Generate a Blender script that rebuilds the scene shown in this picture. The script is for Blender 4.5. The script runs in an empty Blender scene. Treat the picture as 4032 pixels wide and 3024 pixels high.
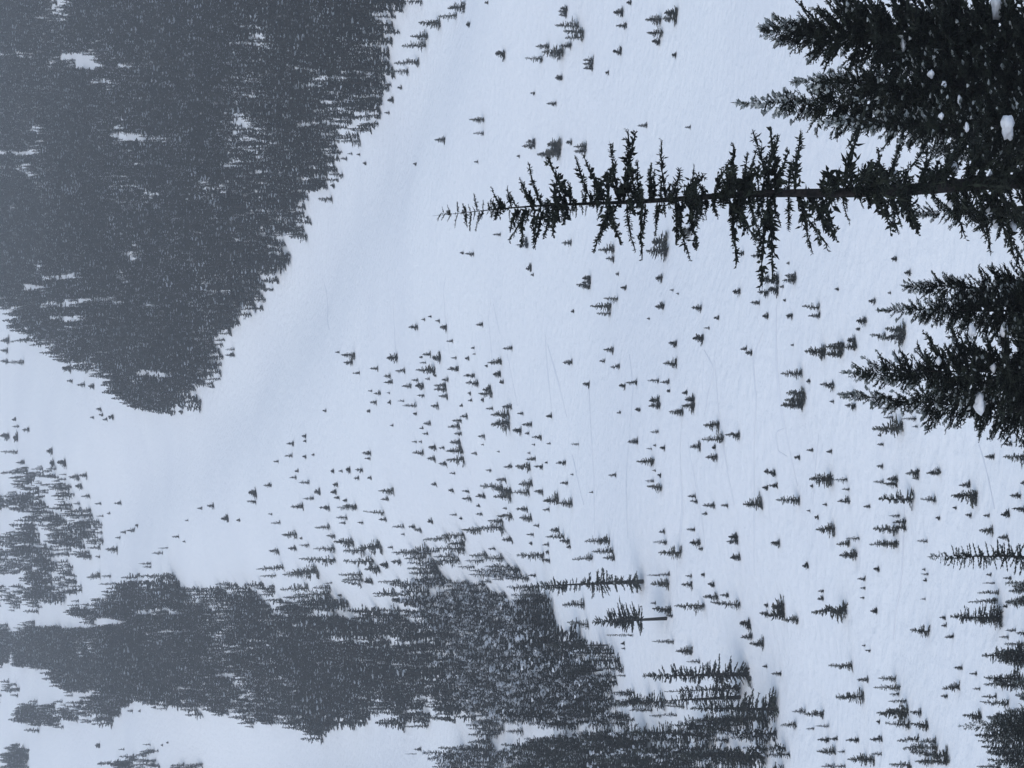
import bpy, math, random
import numpy as np
from mathutils import Matrix

# ------------------------------------------------------------------ camera, light, exposure
S = bpy.context.scene
COL = S.collection
cam_d = bpy.data.cameras.new('camera'); cam = bpy.data.objects.new('camera', cam_d); COL.objects.link(cam)
# the photograph was taken with the phone on its side: world up points to the left of the picture
cam.matrix_world = Matrix(((0, 1, 0, 0), (0, 0, -1, 0), (-1, 0, 0, 0), (0, 0, 0, 1)))
cam_d.sensor_width = 36; cam_d.lens = 36*9485/4032
cam_d.clip_start = .5; cam_d.clip_end = 9000
S.camera = cam
W = bpy.data.worlds.new('World'); S.world = W; W.use_nodes = True
wn = W.node_tree; bg = wn.nodes['Background']
sky = wn.nodes.new('ShaderNodeTexSky'); sky.sky_type = 'NISHITA'; sky.sun_disc = False
SUN_EL, SUN_ROT = math.radians(48), math.radians(215)
sky.sun_elevation = SUN_EL; sky.sun_rotation = SUN_ROT
sky.air_density = 1.0; sky.dust_density = 5.0; sky.ozone_density = 1.0
mixc = wn.nodes.new('ShaderNodeMix'); mixc.data_type = 'RGBA'           # overcast: the clouds grey the sky out
mixc.inputs['Factor'].default_value = .62
mixc.inputs['B'].default_value = (5.7, 7.1, 9.1, 1)
wn.links.new(sky.outputs[0], mixc.inputs['A']); wn.links.new(mixc.outputs['Result'], bg.inputs[0])
bg.inputs[1].default_value = .1
sd = bpy.data.lights.new('sun', 'SUN'); sd.energy = .5; sd.angle = math.radians(50); sd.color = (1, .98, .955)
sun = bpy.data.objects.new('sun', sd); COL.objects.link(sun)
sun.rotation_euler = (math.radians(90) - SUN_EL, 0, math.pi - SUN_ROT)
S.view_settings.view_transform = 'Standard'; S.view_settings.look = 'None'
S.view_settings.exposure = 0.09; S.view_settings.gamma = 1; S.view_settings.use_curve_mapping = False
S.cycles.volume_bounces = 1; S.cycles.max_bounces = 6; S.cycles.diffuse_bounces = 3
S.cycles.transparent_max_bounces = 4

# ------------------------------------------------------------------ helpers
def link(o, parent=None):
    COL.objects.link(o)
    if parent: o.parent = parent
    return o
def tag(o, label=None, cat=None, group=None, kind=None):
    if label: o['label'] = label
    if cat: o['category'] = cat
    if group: o['group'] = group
    if kind: o['kind'] = kind
    return o
def mesh_np(name, V, Fc, mats, mi=None, smooth=False):
    me = bpy.data.meshes.new(name); V = np.asarray(V, np.float32); Fc = np.asarray(Fc, np.int32)
    k = Fc.shape[1]
    me.vertices.add(len(V)); me.vertices.foreach_set('co', V.ravel())
    me.loops.add(Fc.size); me.loops.foreach_set('vertex_index', Fc.ravel())
    me.polygons.add(len(Fc)); me.polygons.foreach_set('loop_start', np.arange(0, Fc.size, k, dtype=np.int32))
    for m in mats: me.materials.append(m)
    if mi is not None: me.polygons.foreach_set('material_index', np.asarray(mi, np.int32))
    me.polygons.foreach_set('use_smooth', np.full(len(Fc), smooth))
    me.update(calc_edges=True); me.validate()
    return me
def nodes(m):
    m.use_nodes = True; t = m.node_tree; return t, t.nodes, t.links, t.nodes['Principled BSDF']
def mat_noise(name, c1, c2, scale, rough, lo=.35, hi=.65, bump=0, bscale=None, bdist=.1, obj_var=0, detail=4, fine=0):
    m = bpy.data.materials.new(name); t, N, Lk, b = nodes(m)
    tc = N.new('ShaderNodeTexCoord'); nz = N.new('ShaderNodeTexNoise'); nz.inputs['Scale'].default_value = scale
    nz.inputs['Detail'].default_value = detail
    Lk.new(tc.outputs['Object'], nz.inputs['Vector'])
    r = N.new('ShaderNodeValToRGB'); r.color_ramp.elements[0].position = lo; r.color_ramp.elements[1].position = hi
    r.color_ramp.elements[0].color = (*c1, 1); r.color_ramp.elements[1].color = (*c2, 1)
    Lk.new(nz.outputs['Fac'], r.inputs[0]); out = r.outputs[0]
    if fine:      # fine grain of the snow surface
        n3 = N.new('ShaderNodeTexNoise'); n3.inputs['Scale'].default_value = .8; n3.inputs['Detail'].default_value = 8; n3.inputs['Roughness'].default_value = .8
        Lk.new(tc.outputs['Object'], n3.inputs['Vector']); m3 = N.new('ShaderNodeMapRange'); m3.inputs['From Min'].default_value = .25; m3.inputs['From Max'].default_value = .75
        m3.inputs['To Min'].default_value = .955; m3.inputs['To Max'].default_value = 1.04
        Lk.new(n3.outputs['Fac'], m3.inputs[0]); h3 = N.new('ShaderNodeHueSaturation'); Lk.new(m3.outputs[0], h3.inputs['Value']); Lk.new(out, h3.inputs['Color']); out = h3.outputs[0]
    if obj_var:
        oi = N.new('ShaderNodeObjectInfo'); mr = N.new('ShaderNodeMapRange')
        mr.inputs['To Min'].default_value = 1 - obj_var; mr.inputs['To Max'].default_value = 1 + obj_var
        Lk.new(oi.outputs['Random'], mr.inputs[0])
        hs = N.new('ShaderNodeHueSaturation'); Lk.new(mr.outputs[0], hs.inputs['Value']); Lk.new(out, hs.inputs['Color']); out = hs.outputs[0]
    Lk.new(out, b.inputs['Base Color']); b.inputs['Roughness'].default_value = rough
    b.inputs['Specular IOR Level'].default_value = .15
    if bump:
        n2 = N.new('ShaderNodeTexNoise'); n2.inputs['Scale'].default_value = bscale or scale*4; n2.inputs['Detail'].default_value = 5
        Lk.new(tc.outputs['Object'], n2.inputs['Vector'])
        bp = N.new('ShaderNodeBump'); bp.inputs['Strength'].default_value = bump; bp.inputs['Distance'].default_value = bdist
        Lk.new(n2.outputs['Fac'], bp.inputs['Height']); Lk.new(bp.outputs[0], b.inputs['Normal'])
    return m
M_SNOW = mat_noise('snow', (.79, .82, .87), (.83, .86, .90), .012, .85, bump=.7, bscale=.4, bdist=1.1, fine=1)
M_TRACK = mat_noise('groove_shade_snow', (.66, .70, .77), (.75, .78, .84), .05, .8)  # darker than the slope: shade of the track grooves put into the colour
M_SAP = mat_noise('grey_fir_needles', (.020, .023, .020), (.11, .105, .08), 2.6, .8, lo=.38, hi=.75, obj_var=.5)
M_FIR = mat_noise('fir_needles', (.004, .006, .006), (.022, .026, .020), 1.9, .8, lo=.38, hi=.72, obj_var=.4)
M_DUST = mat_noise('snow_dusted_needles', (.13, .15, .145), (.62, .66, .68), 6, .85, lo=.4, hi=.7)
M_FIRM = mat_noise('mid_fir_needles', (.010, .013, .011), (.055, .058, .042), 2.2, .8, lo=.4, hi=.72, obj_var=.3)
M_FIRN = mat_noise('dark_fir_needles', (.005, .007, .006), (.038, .047, .034), 2.6, .8, lo=.42, hi=.72, detail=6)
M_BARK = mat_noise('bark', (.010, .010, .011), (.034, .030, .029), 9, .9, bump=.6, bscale=30, bdist=.02)
M_TSNOW = mat_noise('branch_snow', (.50, .53, .58), (.78, .81, .86), 3, .8, bump=.4, bscale=9, bdist=.05)

# ------------------------------------------------------------------ terrain
GULLIES = [([(113.9, 650.0), (81.4, 727.4), (63.0, 838.7), (36.0, 943.9), (6.8, 1037.4), (-25.0, 1140.0), (-69.0, 1398.7), (-119.6, 1580.0)], 9, 34), ([(-24.0, 423.3), (-33.5, 403.1), (-42.2, 385.8), (-48.2, 355.1), (-57.2, 341.4)], 1.4, 8), ([(-34.7, 446.2), (-42.3, 414.3), (-51.2, 388.9)], 0.9, 6), ([(-36.1, 365.0), (-43.4, 346.6), (-53.5, 329.7)], 0.7, 6), ([(-209.7, 1252.2), (-150.5, 1013.8), (-106.4, 737.8), (-99.3, 678.7)], 30, 55)]
_KY = np.array([-400, 0, 20, 60, 150, 250, 400, 600, 800, 1000, 1400, 1800, 2300, 3400.])
_KZ = np.array([80, -1.7, -7, -19, -41, -54.5, -39, 1, 50, 107, 236, 378, 565, 930.])
def _pchip(x):
    h = np.diff(_KY); d = np.diff(_KZ) / h
    m = np.zeros(len(_KY)); m[0] = d[0]; m[-1] = d[-1]
    for i in range(1, len(_KY) - 1):
        if d[i-1] * d[i] > 0:
            w1 = 2*h[i] + h[i-1]; w2 = h[i] + 2*h[i-1]
            m[i] = (w1 + w2) / (w1/d[i-1] + w2/d[i])
    k = np.clip(np.searchsorted(_KY, x) - 1, 0, len(h) - 1)
    t = (x - _KY[k]) / h[k]
    return ((2*t**3 - 3*t**2 + 1)*_KZ[k] + (t**3 - 2*t**2 + t)*h[k]*m[k]
            + (-2*t**3 + 3*t**2)*_KZ[k+1] + (t**3 - t**2)*h[k]*m[k+1])
_MY = np.linspace(-400, 3400, 7601); _MZ = _pchip(_MY)
def profile(y): return np.interp(y, _MY, _MZ)
def sstep(a, b, x):
    t = np.clip((x - a) / (b - a), 0, 1); return t*t*(3 - 2*t)
_g = np.random.default_rng(11)
_WAVES = [(l, _g.uniform(0, 6.28), _g.uniform(0, 6.28), a) for l, a in
          [(420, 3.5), (260, 2.6), (170, 1.0), (120, .6), (75, .25), (52, .15), (33, .10), (21, .05)] for _ in range(2)]
def polydist(x, y, pts):
    best = np.full(np.shape(x), 1e9); along = np.zeros(np.shape(x))
    acc = 0
    for (ax, ay), (bx, by) in zip(pts[:-1], pts[1:]):
        dx, dy = bx - ax, by - ay; L = math.hypot(dx, dy)
        t = np.clip(((x - ax)*dx + (y - ay)*dy) / (L*L), 0, 1)
        d = np.hypot(x - ax - t*dx, y - ay - t*dy)
        along = np.where(d < best, acc + t*L, along); best = np.minimum(best, d); acc += L
    return best, along
def ground(x, y):
    x = np.asarray(x, float); y = np.asarray(y, float)
    z = profile(y)
    for l, ph, an, a in _WAVES:
        z = z + a*np.sin((x*np.cos(an) + y*np.sin(an))*6.2832/l + ph)*sstep(30, 300, y)
    z = z + .05*x*sstep(200, 600, y)
    for pts, depth, width in GULLIES:
        d, _ = polydist(x, y, pts)
        z = z - depth*np.exp(-(d/width)**2)
    return z

def strip(a, b, n): return np.linspace(a, b, n, endpoint=False)
XS = np.concatenate([strip(-1000, -420, 30), strip(-420, 420, 290), np.linspace(420, 1000, 31)])
YS = np.concatenate([strip(-60, 250, 70), strip(250, 700, 190), strip(700, 1500, 230), strip(1500, 2050, 90), np.linspace(2050, 2700, 40)])
gx, gy = np.meshgrid(XS, YS)
gz = ground(gx, gy)
nx, ny = len(XS), len(YS)
idx = np.arange(nx*ny).reshape(ny, nx)
quads = np.stack([idx[:-1, :-1], idx[:-1, 1:], idx[1:, 1:], idx[1:, :-1]], -1).reshape(-1, 4)
terr = link(bpy.data.objects.new('snowy_mountainside', mesh_np('snowy_mountainside', np.stack([gx, gy, gz], -1).reshape(-1, 3), quads, [M_SNOW], smooth=True)))
tag(terr, 'smooth white snow slope with shallow gullies rising to the hazy forest', kind='structure')
def gnd(x, y):      # height of the built mesh, so that trees stand on it
    i = np.clip(np.searchsorted(XS, x) - 1, 0, nx - 2); j = np.clip(np.searchsorted(YS, y) - 1, 0, ny - 2)
    u = (x - XS[i])/(XS[i+1] - XS[i]); v = (y - YS[j])/(YS[j+1] - YS[j])
    return (gz[j, i]*(1-u)*(1-v) + gz[j, i+1]*u*(1-v) + gz[j+1, i]*(1-u)*v + gz[j+1, i+1]*u*v)
# faint slide tracks: thin ribbons on the slope, groove shade painted as darker snow
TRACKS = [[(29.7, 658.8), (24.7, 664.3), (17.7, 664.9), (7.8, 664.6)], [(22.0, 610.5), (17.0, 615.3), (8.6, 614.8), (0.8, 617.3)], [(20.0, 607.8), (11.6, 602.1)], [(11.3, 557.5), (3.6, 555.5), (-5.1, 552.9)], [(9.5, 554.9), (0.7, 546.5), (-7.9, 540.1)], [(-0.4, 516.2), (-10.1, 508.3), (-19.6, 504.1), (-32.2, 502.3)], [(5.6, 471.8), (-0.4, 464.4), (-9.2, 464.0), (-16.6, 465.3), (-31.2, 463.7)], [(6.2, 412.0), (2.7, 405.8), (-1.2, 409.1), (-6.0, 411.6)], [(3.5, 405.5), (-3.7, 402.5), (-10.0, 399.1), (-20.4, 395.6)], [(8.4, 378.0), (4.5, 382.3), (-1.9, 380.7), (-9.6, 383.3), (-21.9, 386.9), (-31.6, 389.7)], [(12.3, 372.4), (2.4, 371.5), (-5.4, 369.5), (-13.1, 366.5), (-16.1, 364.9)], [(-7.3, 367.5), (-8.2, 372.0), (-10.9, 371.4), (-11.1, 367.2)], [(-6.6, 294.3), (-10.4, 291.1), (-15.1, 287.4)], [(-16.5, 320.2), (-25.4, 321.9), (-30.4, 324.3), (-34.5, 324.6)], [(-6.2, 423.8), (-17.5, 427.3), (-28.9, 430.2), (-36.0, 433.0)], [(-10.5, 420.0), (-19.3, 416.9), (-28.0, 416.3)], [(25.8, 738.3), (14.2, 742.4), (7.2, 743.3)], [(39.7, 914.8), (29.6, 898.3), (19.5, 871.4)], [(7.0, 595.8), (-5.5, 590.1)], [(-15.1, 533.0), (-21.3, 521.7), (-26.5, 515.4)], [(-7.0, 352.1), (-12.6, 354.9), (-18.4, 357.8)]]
rt = np.random.default_rng(3)
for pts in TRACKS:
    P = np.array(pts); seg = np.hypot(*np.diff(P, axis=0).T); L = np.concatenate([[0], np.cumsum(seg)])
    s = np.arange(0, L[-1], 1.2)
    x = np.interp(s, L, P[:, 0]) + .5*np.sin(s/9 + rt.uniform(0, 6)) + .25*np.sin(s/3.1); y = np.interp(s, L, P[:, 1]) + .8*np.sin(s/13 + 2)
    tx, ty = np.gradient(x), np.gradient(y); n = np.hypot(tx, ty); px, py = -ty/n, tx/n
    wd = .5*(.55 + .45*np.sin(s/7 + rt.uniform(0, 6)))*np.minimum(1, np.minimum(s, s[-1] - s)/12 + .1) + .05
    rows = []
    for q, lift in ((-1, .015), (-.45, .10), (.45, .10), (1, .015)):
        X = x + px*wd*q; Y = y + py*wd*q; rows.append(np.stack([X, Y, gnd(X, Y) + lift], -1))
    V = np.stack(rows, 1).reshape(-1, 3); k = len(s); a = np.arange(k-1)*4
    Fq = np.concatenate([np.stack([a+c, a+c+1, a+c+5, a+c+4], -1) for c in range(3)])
    tag(link(bpy.data.objects.new('slide_track', mesh_np('slide_track', V, Fq, [M_TRACK], smooth=True))), 'faint grey slide track with painted groove shade across the snow slope', kind='structure')

# ------------------------------------------------------------------ foliage builders
def unit(v): return v/np.maximum(np.linalg.norm(v, axis=-1, keepdims=True), 1e-9)
def spindles(P, D, L, R, flat=1.0):
    """closed six-sided slivers: P root, D direction, L length, R radius"""
    n = len(P); D = unit(D); up = np.where(np.abs(D[:, 2:3]) > .9, [[1., 0, 0]], [[0., 0, 1]])
    A = unit(np.cross(D, up)); B = np.cross(A, D)
    V = np.empty((n, 5, 3)); V[:, 0] = P; V[:, 4] = P + D*L[:, None]
    for q in range(3):
        a = q*2.0944 + .5
        V[:, 1+q] = P + D*L[:, None]*.38 + (A*math.cos(a) + B*math.sin(a)*flat)*R[:, None]
    Fb = np.array([[0, 2, 1], [0, 3, 2], [0, 1, 3], [4, 1, 2], [4, 2, 3], [4, 3, 1]])
    return V.reshape(-1, 3), (Fb[None] + (np.arange(n)*5)[:, None, None]).reshape(-1, 3)
def join(parts):
    Vs, Fs, Ms, o = [], [], [], 0
    for V, Fc, m in parts:
        Vs.append(V); Fs.append(Fc + o); Ms.append(np.full(len(Fc), m)); o += len(V)
    return np.concatenate(Vs), np.concatenate(Fs), np.concatenate(Ms)
def crown(r, H, rad, t0, nwh, nb, m, tuft, thick, droop, up, gap=0, twig=.48, lean=(0, 0), snow=.0, curve=.1, split=False, tl=.4, jag=.3, wpow=1.0, tt=.5, tr=.22, pads=None):
    """rad(t) -> branch reach at height fraction t. Returns (V, F, mat) or a list of them, one per branch."""
    t = t0 + (1 - t0)*(np.linspace(0, .975, nwh)**wpow)
    T = np.repeat(t, nb) + r.uniform(-.5, .5, nwh*nb)*(1-t0)/nwh
    T = np.clip(T, t0, .985); T = T[r.random(len(T)) > (gap(T) if callable(gap) else gap)]; n = len(T)
    az = r.uniform(0, 6.283, n); R0 = np.array([rad(v) for v in T])
    R0 = R0*(1 + (.28 if H < 2 else .1)*np.cos(az - r.uniform(0, 6.28)) + (.2 if H < 2 else .1)*np.cos(2*az + T*9 + r.uniform(0, 6.28)))
    L = np.maximum(R0*(1 - jag + 2*jag*r.random(n)**1.3*.8), .01*H if H < 2 else .003*H)
    e = np.radians(droop + (up - droop)*T**1.5 + r.normal(0, 9, n))
    d = np.stack([np.cos(az)*np.cos(e), np.sin(az)*np.cos(e), np.sin(e)], -1)
    root = np.stack([lean[0]*T*H, lean[1]*T*H, T*H], -1)
    cv = curve*L*r.uniform(-.6, 1.4, n)
    def at(s): return root + d*(L*s)[:, None] + np.stack([0*s, 0*s, -cv*s + 1.5*cv*s*s], -1)
    P, D, LL, RR, B = [], [], [], [], []
    def add(p, dd, l, rr, b): P.append(p); D.append(dd); LL.append(l); RR.append(rr); B.append(b)
    ids = np.arange(n); bt = r.uniform(.6, 1.75, n) if split else 1.0
    Le = L if H > 2 else L*.5 + .45*R0.max()
    k = 2 if m <= 3 else 4
    for q in range(k):
        a, b = at(np.full(n, q/k*.97)), at(np.full(n, (q+1)/k)); seg = b - a
        l = np.linalg.norm(seg, axis=1); add(a, seg, l*1.25, thick*Le*(.55 - .3*q/k)*.5, ids)
    side = np.stack([-np.sin(az), np.cos(az), 0*az], -1)
    for j in range(m):
        for sg in (-1, 1):
            s = np.clip((j + .55 + r.uniform(-.4, .4, n))/m*.95 + .05, .08, .97)
            ang = np.radians(r.uniform(32, 62, n))
            dd = d*np.cos(ang)[:, None] + side*(sg*np.sin(ang))[:, None]; dd[:, 2] += r.uniform(-.35, .25, n)
            tlx = L*twig*(1 - .62*s)*r.uniform(.6, 1.25, n); p = at(s)
            add(p, dd, tlx, thick*tlx*.62*Le/L*bt, ids)
            if tuft:
                dd = unit(dd)
                for c in range(tuft):
                    s2 = (c + r.uniform(.2, .9, n))/tuft*.9
                    a2 = r.normal(0, 1, (n, 3)); a2 = unit(a2 - (a2*dd).sum(1, keepdims=True)*dd)
                    d2 = dd*tt + a2*.75
                    l2 = tlx*tl*r.uniform(.6, 1.2, n)
                    add(p + dd*(tlx*s2)[:, None], d2, l2, l2*tr*bt, ids)
    P, D, LL, RR, B = map(np.concatenate, (P, D, LL, RR, B))
    if split:
        res = []
        for i in ids:
            q = B == i; V, Fc = spindles(P[q], D[q], LL[q], RR[q]); res.append((V, Fc, np.zeros(len(Fc))))
        return res
    parts = [(*spindles(P, D, LL, RR), 0)]
    ld = H*(1 - T.max()); tipz = np.array([[lean[0]*T.max()*H, lean[1]*T.max()*H, T.max()*H]])
    parts.append((*spindles(tipz - [[0, 0, ld]], np.array([[lean[0], lean[1], 1.]]), np.array([ld*2]), np.array([.006*H if H < 2 else .0034*H])), 0))
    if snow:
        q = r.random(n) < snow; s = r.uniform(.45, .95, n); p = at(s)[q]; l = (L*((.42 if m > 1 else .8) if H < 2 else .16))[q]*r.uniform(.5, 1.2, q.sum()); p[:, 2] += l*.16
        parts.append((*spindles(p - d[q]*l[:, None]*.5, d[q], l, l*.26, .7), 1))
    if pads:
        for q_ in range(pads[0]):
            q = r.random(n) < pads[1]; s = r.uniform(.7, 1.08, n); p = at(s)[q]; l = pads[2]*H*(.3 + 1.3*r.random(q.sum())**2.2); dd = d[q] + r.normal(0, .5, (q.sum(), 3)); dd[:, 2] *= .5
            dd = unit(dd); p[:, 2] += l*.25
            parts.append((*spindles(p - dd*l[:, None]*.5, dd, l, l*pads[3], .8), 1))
    return join(parts)
def trunk(r0, H, lean=(0, 0), sides=6, rings=8, wob=0, r=None, top=.98, base=0):
    z = np.linspace(base, H*top, rings); t = z/H; a = np.arange(sides)*6.2832/sides
    rr = r0*((1 - np.minimum(t, 1)*.985)**(1.25 if H > 2 else 1))*(1 + (.3*np.exp(-t*30) if H > 2 else 0)); wx = wob*(np.sin(t*9 + 1) + .6*np.sin(t*23)); wy = wob*np.cos(t*7)
    V = np.stack([lean[0]*z[:, None] + wx[:, None] + rr[:, None]*np.cos(a), lean[1]*z[:, None] + wy[:, None] + rr[:, None]*np.sin(a), z[:, None] + 0*a], -1).reshape(-1, 3)
    i = np.arange(rings-1)[:, None]*sides; j = np.arange(sides)[None]; k = (j+1) % sides
    A, B, C, D = i+j, i+k, i+sides+k, i+sides+j
    return V, np.concatenate([np.stack([A, B, C], -1).reshape(-1, 3), np.stack([A, C, D], -1).reshape(-1, 3)])

# ------------------------------------------------------------------ tree templates (height 1, crown radius R0)
KINDS = {   # radius, t0, whorls, per whorl, droop, up, gap, power
 'n': dict(R=.13, t0=.05, w=28, b=6, dr=-18, up=35, gap=.08, pw=.6),
 'p': dict(R=.25, t0=.02, w=22, b=7, dr=-8, up=45, gap=.05, pw=.68),
 'q': dict(R=.42, t0=.01, w=16, b=9, dr=0, up=50, gap=.05, pw=.6),
 's': dict(R=.085, t0=.08, w=36, b=5, dr=-25, up=20, gap=.2, pw=.35),
 'b': dict(R=.16, t0=.36, w=22, b=5, dr=-5, up=45, gap=.12, pw=.75),
 'd': dict(R=.10, t0=.03, w=32, b=6, dr=-25, up=30, gap=.03, pw=.5)}
def tmpl(kind, seed, lod, snow):
    k = KINDS[kind]; r = np.random.default_rng(seed); ph = r.uniform(0, 6)
    rad = lambda t: k['R']*max(0.03, (1 - (t - k['t0'])/(1 - k['t0'])))**k['pw']*(1 + .16*math.sin(t*17 + ph))
    if lod == 0: c = crown(r, 1, rad, k['t0'], k['w'], k['b'], 4, 3, .30, k['dr'], k['up'], k['gap'], snow=snow, pads=(2, .35, .024, .42))
    elif lod == 1: c = crown(r, 1, rad, k['t0'], int(k['w']*.75), k['b'], 3, 1, .42, k['dr'], k['up'], k['gap'], snow=snow, pads=(2, .25, .055, .45))
    else: c = crown(r, 1, rad, k['t0'], int(k['w']*.5), max(4, k['b'] - 1), 1, 0, .75, k['dr'], k['up'], k['gap'], snow=snow, twig=.7, pads=(1, .085, .085, .4))
    return c, trunk(.016 if kind in 'sbnd' else .03, 1, base=-.03)
TM = {}
def template(kind, lod, v):
    key = (kind, lod, v)
    if key not in TM:
        (V, Fc, mi), (TV, TF) = tmpl(kind, v*37 + ord(kind)*5 + lod, lod, .1)
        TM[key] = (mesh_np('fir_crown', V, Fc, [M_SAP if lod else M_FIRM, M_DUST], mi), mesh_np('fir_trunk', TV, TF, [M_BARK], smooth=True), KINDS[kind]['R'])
    return TM[key]

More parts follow.
